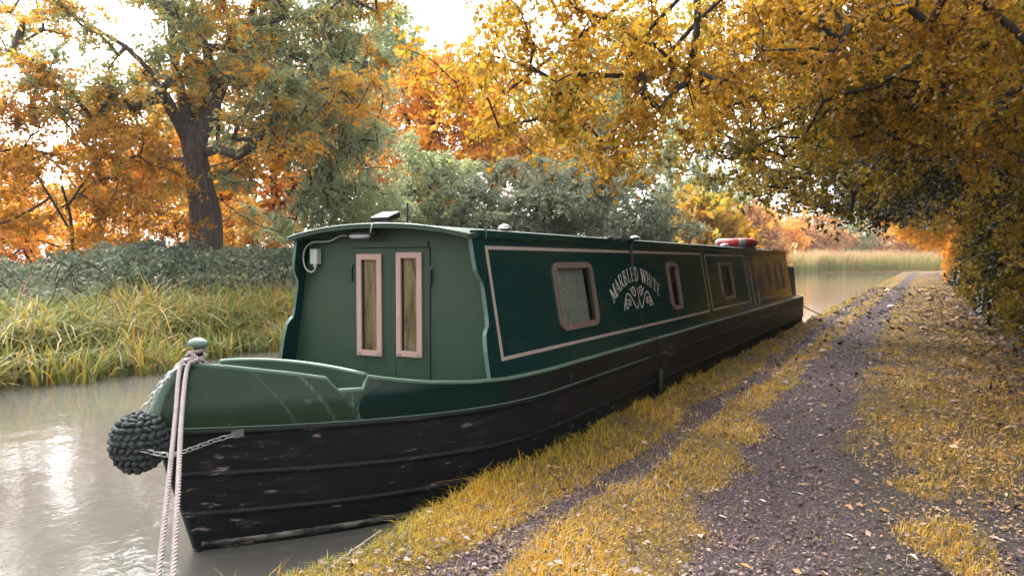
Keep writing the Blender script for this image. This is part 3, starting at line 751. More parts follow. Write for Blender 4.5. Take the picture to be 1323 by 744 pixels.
d2 = front_door(DS + .003, DX1 - .003, -3.188, -2.972, .842, 1.558, 'narrower front door leaf with tall narrow window')
for d, x, z in ((d1, DX0 - .004, 1.41), (d2, DX1 + .008, 1.39)):
    part('hinge', MB().box(x - .009, x + .009, YB - .024, YB - .0105, z - .06, z + .05).vf(), M['blackp'], d, bevel=.004)
    part('hinge_pin', tube([(x, YB - .018, z + .052), (x + .012, YB - .018, z + .07)], .006, 6), M['rail_green'], d)
# junction box with white cable, bulkhead light under the roof lip
jb = part('junction_box', MB().box(-3.965, -3.895, YB - .05, YB - .001, 1.475, 1.588).vf(), M['white'], boat, bevel=.006)
part('box_gland', tube([(-3.93, YB - .03, 1.474), (-3.93, YB - .03, 1.455)], .014, 8), M['white'], jb)
cab = spline([(-3.93, YB - .03, 1.456), (-3.935, YB - .035, 1.43), (-3.97, YB - .04, 1.418), (-4.015, YB - .045, 1.45), (-4.03, YB - .05, 1.53), (-4.0, YB - .05, 1.60), (-3.93, YB - .05, 1.635), (-3.84, YB - .05, 1.638), (-3.76, YB - .05, 1.645), (-3.66, YB - .055, 1.678), (-3.59, YB - .06, 1.678)], 60)
part('cable', tube(cab, .0055, 6), M['white'], jb, smooth=True)
lamp = MB(); V, F = MB().lathe((0, 0, 0), [(.001, -.034), (.05, -.032), (.09, -.02), (.105, 0), (.1, .012), (.001, .014)], 20).vf()
V = np.array(V) * np.array([1.25, .45, 1]) + np.array([-3.43, 4.0, 1.69]); bl = part('porch_light', (V, F), M['blackp'], boat, smooth=True)
V, F = MB().lathe((0, 0, 0), [(.001, -.022), (.06, -.02), (.082, -.006), (.07, .006), (.001, .008)], 20).vf()
V = np.array(V) * np.array([1.2, .35, 1]) + np.array([-3.43, 3.968, 1.675]); part('lens', (V, F), M['lens'], bl, smooth=True)
# floodlight on the roof
fl_ = part('floodlight', MB().hexa([(-3.37, 4.02, 1.772), (-3.21, 4.02, 1.772), (-3.21, 4.15, 1.80), (-3.37, 4.15, 1.80), (-3.37, 4.01, 1.80), (-3.21, 4.01, 1.80), (-3.21, 4.14, 1.845), (-3.37, 4.14, 1.845)]).vf(), M['blackp'], boat, bevel=.005)
part('lens', ([(-3.36, 4.02, 1.8065), (-3.22, 4.02, 1.8065), (-3.22, 4.13, 1.8445), (-3.36, 4.13, 1.8445)], [(0, 1, 2, 3)]), M['lens'], fl_)
for xx in (-3.34, -3.255): part('bracket', MB().box(xx, xx + .015, 4.05, 4.075, 1.735, 1.785).vf(), M['steel'], fl_)
part('cable', tube(spline([(-3.25, 4.06, 1.76), (-3.235, 4.0, 1.757), (-3.24, 3.89, 1.752), (-3.26, 3.885, 1.70), (-3.30, 3.93, 1.69)], 24), .004, 5), M['white'], fl_)
an = part('aerial', tube([(-3.13, 4.12, 1.74), (-3.13, 4.12, 1.90)], .008, 8), M['blackp'], boat)
part('aerial_base', MB().lathe((-3.13, 4.12, 1.742), [(.03, 0), (.03, .012), (.012, .018)], 12).vf(), M['steel'], an)
for (x, y, s) in ((-2.86, 5.0, .72), (-2.86, 7.95, .8), (-2.9, 12.4, 1.0)):
    zz = roof_z(x) - .004
    v_ = part('mushroom_vent', MB().lathe((x, y, zz), [(.035 * s, 0), (.035 * s, .012), (.078 * s, .014), (.08 * s, .02), (.07 * s, .035), (.045 * s, .048), (.015 * s, .055), (.002, .056)], 18).vf(), M['chrome'], boat, smooth=True)
    part('vent_collar', MB().lathe((x, y, zz), [(.05 * s, 0), (.05 * s, .006), (.036 * s, .008)], 14).vf(), M['blackp'], v_)
# rear: open cabin door leaf seen past the cabin end
rd = part('rear_door', MB().prism([(-2.47, 16.02, .78), (-2.43, 16.75, .78), (-2.48, 16.75, 1.36), (-2.55, 16.02, 1.40)], (.03, 0, 0)).vf(), M['mid_green'], boat)
part('lit_panel_strip', MB().prism([(-2.475, 16.0, .78), (-2.475, 16.012, .78), (-2.555, 16.012, 1.42), (-2.555, 16.0, 1.42)], (.05, 0, 0)).vf(), simple('orange_reflection', (.40, .20, .05), .3, .3, 8), rd)  # orange strip: light caught by the rear panel, painted in as colour

# ------------------------------------------------------------------ things on and round the boat
lb = thing('lifebuoy', (-2.98, 13.6, roof_z(-2.98)), 'red lifebuoy with grey bands lying on the cabin roof', 'lifebuoy')
def torus_arc(c, Rm, r, a0, a1, k=20, seg=10, sq=(1, 1)):
    pts = [(c[0] + Rm * math.cos(a), c[1] + Rm * math.sin(a), c[2]) for a in np.linspace(a0, a1, k)]; return tube(pts, r, seg)
part('ring', torus_arc((-2.98, 13.6, roof_z(-2.98) + .075), .29, .078, 0, 2 * math.pi, 36, 12), M['red'], lb, smooth=True)
for a in (20, 110, 200, 290): part('band', torus_arc((-2.98, 13.6, roof_z(-2.98) + .075), .29, .081, R(a), R(a + 22), 5, 12), M['greyband'], lb, smooth=True)
part('mounting_board', MB().box(-3.25, -2.70, 13.2, 14.3, roof_z(-2.98) - .02, roof_z(-2.98) + .002).vf(), M['dark_green'], lb)
# side strap, cord and tubular fender hanging against the hull
fd = thing('tube_fender', (-2.235, 6.94, .22), 'black tubular fender hung on a thin cord against the hull side', 'fender')
part('body', MB().lathe((-2.225, 6.94, .22), [(.01, 0), (.028, .01), (.032, .03), (.032, .2), (.024, .225), (.01, .24)], 12).vf(), M['rubber'], fd, smooth=True)
p_ = [S(6.76, 1.45, .012), S(6.79, 1.2, .008), S(6.82, .95, .008), S(6.84, .775, .008), (-2.245, 6.86, .765), (-2.235, 6.90, .6), (-2.225, 6.94, .45)]
part('cord', tube(spline(p_, 30), .0055, 6), M['rubber'], fd, smooth=True)
st_ = thing('roof_strap', tuple(S(6.77, 1.45, 0)), 'dark braided strap looped over the roof hand rail beside the lettering', 'strap')
for k, dy in enumerate((0, .022)):
    q_ = [(RC + .55, 6.80 + dy, roof_z(RC + .55) + .012), (RC + .72, 6.80 + dy, 1.712), (RC + .795, 6.80 + dy, 1.70), S(6.79 + dy, 1.62, .012), S(6.775 + dy * .6, 1.53, .014), S(6.765 + dy * .3, 1.45, .012)]
    part('strap_cord', tube(spline(q_, 40), np.array([.013 + .005 * math.sin(i * 1.5 + k) for i in range(len(spline(q_, 40)))]), 6), M['rubber'], st_, smooth=True)
part('clip', MB().box(-2.56, -2.44, 6.74, 6.86, 1.70, 1.722).vf(), M['dark_green'], st_)
# bow button fender of knotted rope
FC = np.array([RC - .01, 2.20, .63])
bf = thing('bow_fender', tuple(FC), 'round dark knotted rope button fender hanging in front of the bow', 'fender')
V, F = [], []
for i in range(13):
    for k in range(20):
        a, t_ = 2 * math.pi * k / 20, math.pi * i / 12
        sr = abs(math.sin(t_)) ** .8
        V.append(FC + np.array([.116 * sr * math.cos(a), .113 * sr * math.sin(a), .126 * math.cos(t_)]))
for i in range(12):
    for k in range(20): F.append((i*20+k, (i+1)*20+k, (i+1)*20+(k+1) % 20, i*20+(k+1) % 20))
part('core', (V, F), M['fender'], bf, smooth=True)
kv, kf = [], []
for i in range(6):
    for k in range(7):
        a, t_ = 2 * math.pi * k / 7, math.pi * (i + .02) / 5.02
        kv.append((math.sin(t_) * math.cos(a), math.sin(t_) * math.sin(a), math.cos(t_)))
for i in range(5):
    for k in range(7): kf.append((i*7+k, (i+1)*7+k, (i+1)*7+(k+1) % 7, i*7+(k+1) % 7))
km = make_mesh('knot', kv, kf, M['fender'], smooth=True)
from mathutils import Vector, Matrix
rows = 13
for i in range(1, rows):
    t_ = math.pi * i / rows; sr = math.sin(t_) ** .8; nk = max(5, int(23 * sr))
    for k in range(nk):
        a = 2 * math.pi * (k + .5 * (i % 2) + .15 * random.random()) / nk
        nrm = np.array([sr * math.cos(a), sr * math.sin(a), math.cos(t_)])
        loc = nrm * np.array([.123, .120, .134]) * (1 + .05 * float(noise3(nrm[None], 2.4)[0]) + random.uniform(-.02, .03))
        q_ = Vector(nrm).to_track_quat('Z', 'Y'); rot = (q_.to_matrix() @ Matrix.Rotation((.55 if i % 2 else -.45) + random.uniform(-.5, .5), 3, 'Z')).to_euler()
        link('knot', km, bf, tuple(loc), rot, (.0215 * random.uniform(.7, 1.3), .0128 * random.uniform(.75, 1.3), .0125 * random.uniform(.8, 1.3)))
# chains
def link_mesh(L_, wd, r):
    pts = []
    for a in np.linspace(0, 2 * math.pi, 11):
        x = wd * math.sin(a); y = (L_ / 2 - wd) * (1 if math.cos(a) >= 0 else -1) + wd * math.cos(a); pts.append((x, y, 0))
    return make_mesh('link', *tube(pts, r, 5, False), M['steel'], smooth=True)
def chain(name, pts, label, L_=.042):
    pts = np.asarray(pts, float); P = spline(pts, 80); ln = np.linalg.norm(np.diff(P, axis=0), axis=1).sum(); nl = int(ln / (L_ * .74)); Q = resample(P, nl + 1)
    th_ = thing(name, tuple(Q[0]), label, 'chain'); lm = link_mesh(L_, .0115, .0036)
    for i in range(nl):
        d = Q[i + 1] - Q[i]; q_ = Vector(d).to_track_quat('Y', 'Z'); rot = (q_.to_matrix() @ Matrix.Rotation(R(90 * (i % 2) + 20), 3, 'Y')).to_euler()
        link('link', lm, th_, tuple((Q[i] + Q[i + 1]) / 2 - Q[0]), rot)
    return th_
chain('fender_chain', [(RC + .012, 2.50, .995), (RC + .015, 2.43, .99), (RC + .02, 2.33, .925), (RC + .02, 2.265, .86), (RC + .01, 2.21, .785)], 'steel chain from the bow stud down to the top of the knotted fender')
hpt = hp('b', .88, .628, 1, .03)
chain('bow_chain', [FC + np.array([.105, -.06, -.01]), FC + np.array([.21, .0, -.035]), (RC + .21, 2.31, .597), (hpt[0] - .06, hpt[1] - .09, .61), hpt], 'steel chain stretched along the black bow from knotted fender to hull lug')
part('chain_lug', MB().box(hpt[0] - .035, hpt[0] + .004, hpt[1] - .025, hpt[1] + .025, .612, .65).vf(), M['steel'], hull)
# mooring line: two strands laid rope from the stud to the bank
def laid(pts, r, pitch, seg=6):
    P = spline(pts, 40); ln = np.linalg.norm(np.diff(P, axis=0), axis=1).sum(); nseg = int(ln / .0075); P = resample(P, nseg); Pf, T, U, N = frames(P)
    s = np.linspace(0, ln, nseg); mb_ = MB()
    for k in range(3):
        a = 2 * math.pi * (s / pitch + k / 3); Q = Pf + (U * np.cos(a)[:, None] + N * np.sin(a)[:, None]) * r * .62
        mb_.tube(Q, r * .5, seg)
    return mb_.vf()
ml = thing('mooring_rope', (RC, 2.53, 1.0), 'pale twisted mooring rope tied round the bow stud and led down to the bank', 'rope')
E1, E2 = at(203, 760, 2.55), at(223, 760, 2.52)
G1 = np.array([-2.22, 1.45, .22])
top = np.array([RC + .045, 2.39, .97])
part('strand', laid([(RC + .02, 2.515, 1.0), (RC + .03, 2.45, 1.0), (RC + .035, 2.395, .97), top * .72 + E1 * .28 + np.array([0, 0, -.012]), top * .35 + E1 * .65 + np.array([0, 0, -.012]), E1, E1 + (E1 - top) * .25 + np.array([0, 0, .0])], .0105, .056), M['rope'], ml, smooth=True)
part('strand', laid([(RC + .04, 2.525, .995), (RC + .06, 2.465, .995), (RC + .07, 2.41, .965), top * .72 + E2 * .28 + np.array([.02, 0, -.012]), top * .35 + E2 * .65 + np.array([.01, 0, -.012]), E2, E2 + (E2 - top) * .25], .0105, .056), M['rope'], ml, smooth=True)
coil = [(RC + .034 * math.cos(a) , 2.53 + .034 * math.sin(a), .965 + .0085 * a / 1.4) for a in np.linspace(0, 2 * math.pi * 2.6, 60)]
part('coil', laid(coil, .0105, .056), M['rope'], ml, smooth=True)
part('hitch', laid([(RC - .05, 2.51, .98), (RC - .01, 2.485, 1.03), (RC + .045, 2.49, 1.0), (RC + .05, 2.50, .95), (RC + .01, 2.475, .93), (RC - .045, 2.49, .955), (RC - .03, 2.49, 1.02)], .0105, .056), M['rope'], ml, smooth=True)
p0_, p1_ = np.array([-2.75, 17.75, .72]), np.array([-2.15, 18.6, .25])
srp = solo('stern_rope', tube(spline([p0_, (p0_ + p1_) / 2 + np.array([0, 0, -.03]), p1_], 12), .012, 6), M['rubber']); tag(srp, 'thin dark rope running from the stern to the bank', 'rope')

# ------------------------------------------------------------------ foliage tools
def unit(v): return v / (np.linalg.norm(v, axis=-1, keepdims=True) + 1e-9)
def leaves(P, size, tint, droop=.35, fold=.22, aspect=.55, flat=0.0):
    """one folded two-triangle leaf per point"""
    n_ = len(P); d = rng.normal(size=(n_, 3)); d[:, 2] -= droop; d[:, 2] *= (1 - flat); d = unit(d)
    up = rng.normal(size=(n_, 3)); up[:, 2] += 1.0 + 4 * flat; s = unit(np.cross(d, up)); nrm = np.cross(s, d)
    L_ = np.broadcast_to(size, (n_,))[:, None] * rng.uniform(.5, 1.45, (n_, 1)); w_ = L_ * aspect * .5
    base = P - d * L_ * .5; tip = P + d * L_ * .5; mid = P - d * L_ * .05
    lf = mid + s * w_ + nrm * w_ * fold * 2; rg_ = mid - s * w_ + nrm * w_ * fold * 2
    V = np.stack([base, lf, tip, rg_], 1).reshape(-1, 3)
    i = np.arange(n_)[:, None] * 4
    F = np.concatenate([i + np.array([0, 3, 2]), i + np.array([0, 2, 1])], 1).reshape(-1, 3)
    return V, F, np.repeat(tint, 2)
def ell_pts(n_, ells, gap=.0, gs=.9, shell=.35):
    """points in a union of ellipsoids (cx,cy,cz,rx,ry,rz), thinned by a noise field so that gaps show"""
    vol = np.array([e[3] * e[4] * e[5] for e in ells]); vol = vol / vol.sum(); out = []
    for e, v_ in zip(ells, vol):
        k = max(1, int(n_ * v_ * 2.2)); d = unit(rng.normal(size=(k, 3))); r = rng.uniform(shell ** 3, 1, (k, 1)) ** (1 / 3) * (1 + .28 * noise3(np.array(e[:3]) + d * np.array(e[3:6]), 1.6 / (np.mean(e[3:6]) ** .5))[:, None])
        P = np.array(e[:3]) + d * r * np.array(e[3:6]); keep = noise3(P, gs) > -1 + gap * 1.6; out.append(P[keep][:int(n_ * v_) + 1])
    return np.concatenate(out)
def skeleton(seeds, clumps, step=.5):
    """seeds: (points, parent index) of trunk and main limbs; clumps joined to the nearest node one after another"""
    pos = [np.array(p, float) for p in seeds[0]]; par = list(seeds[1]); N0 = len(pos)
    top_ = pos[min(len(pos) - 1, seeds[2])]
    order = np.argsort(np.linalg.norm(clumps - top_, axis=1)); ends = []
    buf = np.zeros((len(pos) + len(clumps) * 14, 3)); buf[:N0] = pos; n_ = N0
    for ci in order:
        c_ = clumps[ci]; d = np.linalg.norm(buf[:n_] - c_, axis=1); d[:seeds[2]] += 1.5
        j = int(np.argmin(d)); dist = d[j] if j >= seeds[2] else d[j] - 1.5; k = int(min(12, max(1, math.ceil(dist / step)))); a = buf[j].copy(); prev = j
        side = rng.normal(size=3) * dist * .06; side[2] += dist * .05
        for t_ in np.linspace(0, 1, k + 1)[1:]:
            buf[n_] = a + (c_ - a) * t_ + side * math.sin(math.pi * t_) ; par.append(prev); prev = n_; n_ += 1
        ends.append(prev)
    return buf[:n_], np.array(par), np.array(ends)
def branch_mesh(pos, par, ends, rmin, rmax, first, power=.5, sides=5, cap=None):
    cnt = np.zeros(len(pos)); cnt[ends] = 1
    for i in range(len(pos) - 1, 0, -1):
        if par[i] >= 0: cnt[par[i]] += cnt[i]
    rad = np.clip(rmin * np.maximum(cnt, 1) ** power, rmin, rmax)
    i = np.arange(first, len(pos)); i = i[par[i] >= 0]; A, B = pos[par[i]], pos[i]; ra, rb = np.minimum(rad[par[i]], rad[i] * 1.35), rad[i]
    T = unit(B - A); ref = np.where(np.abs(T[:, 2:3]) > .9, np.array([[1., 0, 0]]), np.array([[0, 0, 1.]])); U = unit(np.cross(T, ref)); N = np.cross(T, U)
    V = []
    for k in range(sides):
        a = 2 * math.pi * k / sides; o_ = U * math.cos(a) + N * math.sin(a); V += [A - T * ra[:, None] * .3 + o_ * ra[:, None], B + o_ * rb[:, None]]
    V = np.stack(V, 1).reshape(-1, 3); base = np.arange(len(i))[:, None] * (2 * sides)
    F = np.concatenate([base + np.array([2*k, 2*((k+1) % sides), 2*((k+1) % sides)+1, 2*k+1]) for k in range(sides)], 1).reshape(-1, 4)
    return V, F
def trunk_vf(pts, r0, r1, seg=14, flare=.5, knob=.08):
    P = spline(pts, 24); n_ = len(P); rad = np.linspace(r0, r1, n_); hgt = np.linspace(0, 1, n_); rad = rad * (1 + flare * np.exp(-hgt * 9))
    V, F = tube(P, rad, seg); V = np.array(V); nz = noise3(V * np.array([1, 1, .35]), 2.2 / max(r0, .1) * .6); ax = np.repeat(P, seg, 0)
    return ax + (V - ax) * (1 + knob * nz[:, None]), F
def tree(name, label, cat, base, trunk, limbs, clumps, mat, bmat, leaf, per, spread, r0, rmin, group=None, tbias=0.0, tvar=.35, droop=.35, step=.5, rtop=None, twig=True, aspect=.55, zsq=.7, tintfun=None, rmax=None):
    """trunk: polyline; limbs: list of polylines from the trunk top"""
    t = thing(name, tuple(base), label, cat, group)
    tp = spline(trunk, 12); sp = list(tp); pr = [-1] + list(range(len(tp) - 1)); nt_ = len(tp) - 1
    for lb_ in limbs:
        q = resample(spline(lb_, 20), max(3, int(np.linalg.norm(np.diff(np.array(lb_), axis=0), axis=1).sum() / step)))
        d = np.linalg.norm(np.array(sp[:len(tp)]) - q[0], axis=1); prev = int(np.argmin(d))
        for p in q: sp.append(p); pr.append(prev); prev = len(sp) - 1
    pos, par, ends = skeleton((sp, pr, nt_), clumps, step)
    part('trunk', trunk_vf(trunk, r0, rtop or r0 * .55), bmat, t, smooth=True)
    V, F = branch_mesh(pos, par, ends, rmin, rmax or r0 * .62, len(tp)); tag(part('branches', (V, F), bmat, t, smooth=True), kind='stuff')
    E_ = pos[ends]; n_ = len(E_); ct = rng.uniform(0, 1, n_) * .6 + .4 * (noise3(E_, .8) * .5 + .5)
    ntw = max(4, per // 11); tdir = rng.normal(size=(n_ * ntw, 3)); tdir[:, 2] -= .35 * min(droop, 1); tdir = unit(tdir) * np.array([1, 1, zsq]); tl = spread * rng.uniform(1.1, 2.4, (n_ * ntw, 1)); t0 = np.repeat(E_, ntw, 0)
    k_ = rng.integers(0, ntw, n_ * per) + np.repeat(np.arange(n_) * ntw, per); tt = rng.uniform(.1, 1.05, (n_ * per, 1))
    P = t0[k_] + tdir[k_] * tl[k_] * tt + np.array([0, 0, -.12]) * tl[k_] * tt ** 2 + rng.normal(size=(n_ * per, 3)) * (leaf * .42)
    if twig:
        A_, B_ = t0[::2], (t0 + tdir * tl + np.array([0, 0, -.12]) * tl)[::2]; pp = np.concatenate([A_, B_]); nn = len(A_)
        V, F = branch_mesh(pp, np.concatenate([np.full(nn, -1), np.arange(nn)]), np.arange(nn, 2 * nn), rmin * .45, rmin * .45, nn, sides=3); tag(part('twigs', (V, F), bmat, t), kind='stuff')
    tint = np.clip(np.repeat(ct, per) * (1 - tvar) + rng.uniform(0, 1, n_ * per) * tvar + tbias, 0, 1)
    if tintfun is not None: tint = np.clip(tintfun(P, tint), 0, 1)
    V, F, ft = leaves(P, leaf, tint, droop, aspect=aspect)
    tag(part('crown', (V, F), mat, t, tint=ft), kind='stuff')
    return t, E_

# ------------------------------------------------------------------ far bank: oak and its neighbours
gbase = lambda px, D: (lambda p: np.array([p[0], p[1], float(gz(p[0], p[1])) - .08]))(at(px, HORIZON, D))
ob = gbase(266, 20.0)
trunk = [ob, at(266, 285, 20), at(258, 235, 20), at(250, 195, 20), at(243, 165, 20.1)]
limbs = [[at(248, 195, 20), at(222, 140, 19.6), at(180, 75, 19.2), at(120, 35, 19), at(50, -5, 18.6)],
         [at(252, 190, 20), at(232, 110, 20.4), at(222, 40, 20.8), at(205, -60, 21)],
         [at(255, 190, 20), at(285, 110, 20.6), at(318, 40, 21), at(350, -60, 21.4)],
         [at(260, 200, 20), at(285, 192, 19.4), at(318, 203, 19), at(335, 180, 18.8), at(360, 150, 18.6)],
         [at(262, 240, 20), at(290, 262, 19.7), at(330, 290, 19.4), at(365, 300, 19.0)],
         [at(318, 203, 19), at(330, 235, 18.7), at(350, 255, 18.4)]]
C = []
while len(C) < 520:
    p = np.array([rng.uniform(-70, 510), rng.uniform(-230, 300)]); D = rng.uniform(17, 23.5)
    ex = ((p[0] - 235) / 290) ** 2 + ((p[1] + 10) / 260) ** 2
    if ex > 1 or (p[0] < 200 and p[1] > 150): continue
    q = at(p[0], p[1], D)
    if noise3(q[None], .75)[0] < (-.3 if 170 < p[0] < 430 else -.1 if p[0] > 130 else .25): continue
    if p[1] < -60 and rng.uniform() < .65: continue
    if p[0] < 110 and p[1] < 130 and rng.uniform() < .6: continue
    if abs(p[0] - 258) < 28 and p[1] > 185 and D < 20.5: continue
    C.append(q)
tree('oak_tree', 'large oak with thick leaning trunk and grey green and orange leaves on the far bank', 'tree', ob, trunk, limbs, np.array(C), M['oak'], M['bark'], .12, 160, .34, .42, .016, tvar=.3, tbias=-.02, step=.6, rtop=.25, rmax=.25)
C = ell_pts(150, [(*at(90, 215, 19), 3.0, 2, 2.1), (*at(20, 190, 18.5), 2.2, 1.8, 2.4), (*at(190, 270, 18.6), 1.6, 1.4, 1.3)], .35, 1.1)
bb = gbase(95, 19)
tree('sapling_tree', 'thin many stemmed tree with sparse rust brown leaves left of the oak', 'tree', bb, [bb, at(92, 290, 19), at(80, 240, 19)], [[at(85, 270, 19), at(120, 220, 19), at(160, 170, 19)], [at(92, 300, 19), at(50, 230, 18.6), at(10, 160, 18.3)]], C, M['rust'], M['dbark'], .115, 130, .36, .05, .008, step=.4)
C = ell_pts(230, [(*at(440, 175, 22), 2.1, 2, 2.9), (*at(400, 90, 22.5), 2.2, 2, 2.2), (*at(460, 260, 21), 1.4, 1.3, 1.0), (*at(385, 275, 21), 1.4, 1.2, .9)], .25, 1.0)
bb = gbase(430, 22)
tree('ash_tree', 'pale green feathery tree between the oak and the boat cabin', 'tree', bb, [bb, at(430, 270, 22), at(425, 200, 22)], [[at(428, 220, 22), at(460, 150, 22), at(470, 90, 22)], [at(428, 240, 22), at(400, 160, 22), at(395, 60, 22)]], C, M['pale'], M['dbark'], .16, 130, .38, .16, .012, droop=1.2, aspect=.3, step=.5)
# background trees: (px, distance, ellipsoids as (px, py, dist, rx, ry, rz), material, leaf, name, label)
BGT = [
 (160, 36, [(180, 215, 36, 4, 3, 3.4), (60, 245, 35, 4, 3, 2.6), (240, 250, 35, 3, 3, 2.6)], 'orange', .26, 'field_maple', 'bright orange tree glowing behind the oak and the rust brown sapling', 200),
 (350, 33, [(350, 190, 33, 4.2, 3, 4.2), (310, 260, 32, 3.2, 2.5, 2.2)], 'orange', .24, 'field_maple', 'bright orange tree between oak trunk and pale green ash', 230),
 (560, 36, [(560, 175, 36, 4.6, 3, 3.6), (520, 220, 35, 3.2, 2.5, 2.4), (600, 120, 37, 3, 2.5, 2.5)], 'orange', .25, 'beech_tree', 'glowing orange tree rising behind the grey green thicket', 260),
 (490, 42, [(480, 130, 42, 4, 3, 5), (500, 70, 43, 2.4, 2, 2.5)], 'pale', .3, 'poplar_tree', 'tall pale green tree under the white sky gap behind the ash', 190),
 (760, 44, [(760, 190, 44, 4.5, 3, 4.0), (800, 110, 45, 3.5, 3, 4.5), (700, 150, 45, 3.2, 3, 3.5)], 'pale', .30, 'poplar_tree', 'sparse tall pale green tree behind the thicket and roof vents', 210),
 (870, 60, [(865, 215, 60, 4.0, 3, 5.0), (915, 240, 60, 3.5, 3, 3.4)], 'pale', .36, 'poplar_tree', 'tall sparse green tree in the sky gap beyond the thicket end', 120),
 (690, 38, [(690, 200, 38, 3.6, 2.5, 1.8), (640, 190, 38, 2.4, 2, 1.8)], 'rust', .22, 'hawthorn_tree', 'low rust brown tree just above the grey green thicket', 130),
]
for (px, D, ells, mt, lf, nm, lab, nc) in BGT:
    b_ = gbase(px, D); E_ = [(*at(a, c_, d), e, f, g_) for a, c_, d, e, f, g_ in ells]; C = ell_pts(nc, E_, .3, .55)
    mid = at(ells[0][0], ells[0][1], ells[0][2])
    tree(nm, lab, 'tree', b_, [b_, b_ * .5 + mid * .5 + np.array([.3, 0, 0]), mid], [], C, M[mt], M['dbark'], lf * 1.08, 66, .62, .22, .02, step=.9, twig=False)
# thicket on the far bank behind the boat
for (px, D, ells, mt, lf, lab, nc) in [
  (690, 25, [(690, 265, 25, 2.7, 1.8, 1.55), (620, 285, 24.5, 1.8, 1.5, 1.2), (750, 270, 25, 1.7, 1.5, 1.5)], 'grey', .105, 'dense grey green hawthorn thicket behind the cabin roof', 330),
  (560, 26, [(555, 250, 26, 1.6, 1.5, 1.9), (585, 290, 25, 1.4, 1.2, 1.1)], 'pale', .11, 'olive and orange bush beside the grey green thicket and floodlight', 150),
  (815, 29, [(815, 275, 29, 1.8, 1.6, 1.8), (770, 235, 29.5, 1.5, 1.4, 1.8), (860, 300, 29, 1.3, 1.3, 1.1)], 'grey', .12, 'taller loose green bush with sky behind at the thicket end', 190),
  (500, 24, [(500, 290, 24, 1.3, 1.2, 1.0), (465, 300, 23, 1.1, 1, .8)], 'pale', .11, 'small pale leafy bush behind the front cabin corner', 90)]:
    b_ = gbase(px, D); E_ = [(*at(a, c_, d), e, f, g_) for a, c_, d, e, f, g_ in ells]; C = ell_pts(nc, E_, .08, 1.2, .2); mid = at(ells[0][0], ells[0][1], D)
    tree('thicket_bush', lab, 'bush', b_, [b_, b_ * .4 + mid * .6, mid], [], C, M[mt], M['dbark'], lf * 1.1, 115, .27, .1, .01, step=.5, group='bushes on the far bank')
# distant trees beyond the bend
k = 0
for (px, D, rx, rz, mt, lab) in [(900, 50, 2.6, 3.0, 'amber', 'distant amber tree beyond the thicket at the canal side'), (955, 80, 4, 4.2, 'blush', 'distant pinkish tree left of the bend behind the lifebuoy'), (985, 118, 6, 5.2, 'orange', 'distant orange tree behind the lifebuoy on the roof'), (1040, 128, 6, 5, 'blush', 'distant pinkish orange tree behind far reeds by the stern'),
     (1088, 135, 5, 5.5, 'pale', 'distant rounded pale green tree behind the far reeds'), (1130, 138, 7, 5.5, 'blush', 'distant peach coloured tree behind far reeds near the tunnel mouth'), (1180, 140, 7, 5, 'orange', 'distant orange tree framed by the leafy tunnel'), (1240, 142, 8, 6, 'amber', 'distant amber tree hidden mostly by the hedge'), (1010, 150, 9, 6, 'rust', 'farthest rust brown tree on the skyline behind the stern'), (940, 150, 9, 6.5, 'orange', 'farthest orange tree on the skyline above the hatch')]:
    b_ = gbase(px, D); mid = b_ + np.array([0, 0, rz * .95]); C = ell_pts(110, [(*mid, rx, rx * .8, rz), (*(mid + np.array([rx * .6, 0, -rz * .3])), rx * .7, rx * .6, rz * .6)], .15, .35)
    tree('distant_tree', lab, 'tree', b_, [b_, b_ * .5 + mid * .5, mid], [], C, M[mt], M['dbark'], .6, 52, 1.0, .3, .04, step=1.6, twig=False, group='trees beyond the canal bend')

for (px, D, ells, mt, lab, nc) in [(60, 26, [(20, 305, 26, 2.2, 1.5, 1.3), (110, 308, 26, 1.8, 1.4, 1.2)], 'orange', 'low orange bush filling the gap between bramble hedge and sapling', 110), (330, 26, [(325, 305, 26, 1.8, 1.4, 1.3), (215, 312, 27, 1.6, 1.3, 1.1)], 'rust', 'low rust brown bush behind the hedge beside the oak trunk', 100)]:
    b_ = gbase(px, D); E_ = [(*at(a, c_, d), e, f, g_) for a, c_, d, e, f, g_ in ells]; C = ell_pts(nc, E_, .05, 1.2, .2); mid = at(ells[0][0], ells[0][1], D)
    tree('thicket_bush', lab, 'bush', b_, [b_, b_ * .4 + mid * .6, mid], [], C, M[mt], M['dbark'], .13, 90, .3, .06, .008, step=.5, group='bushes on the far bank', twig=False)
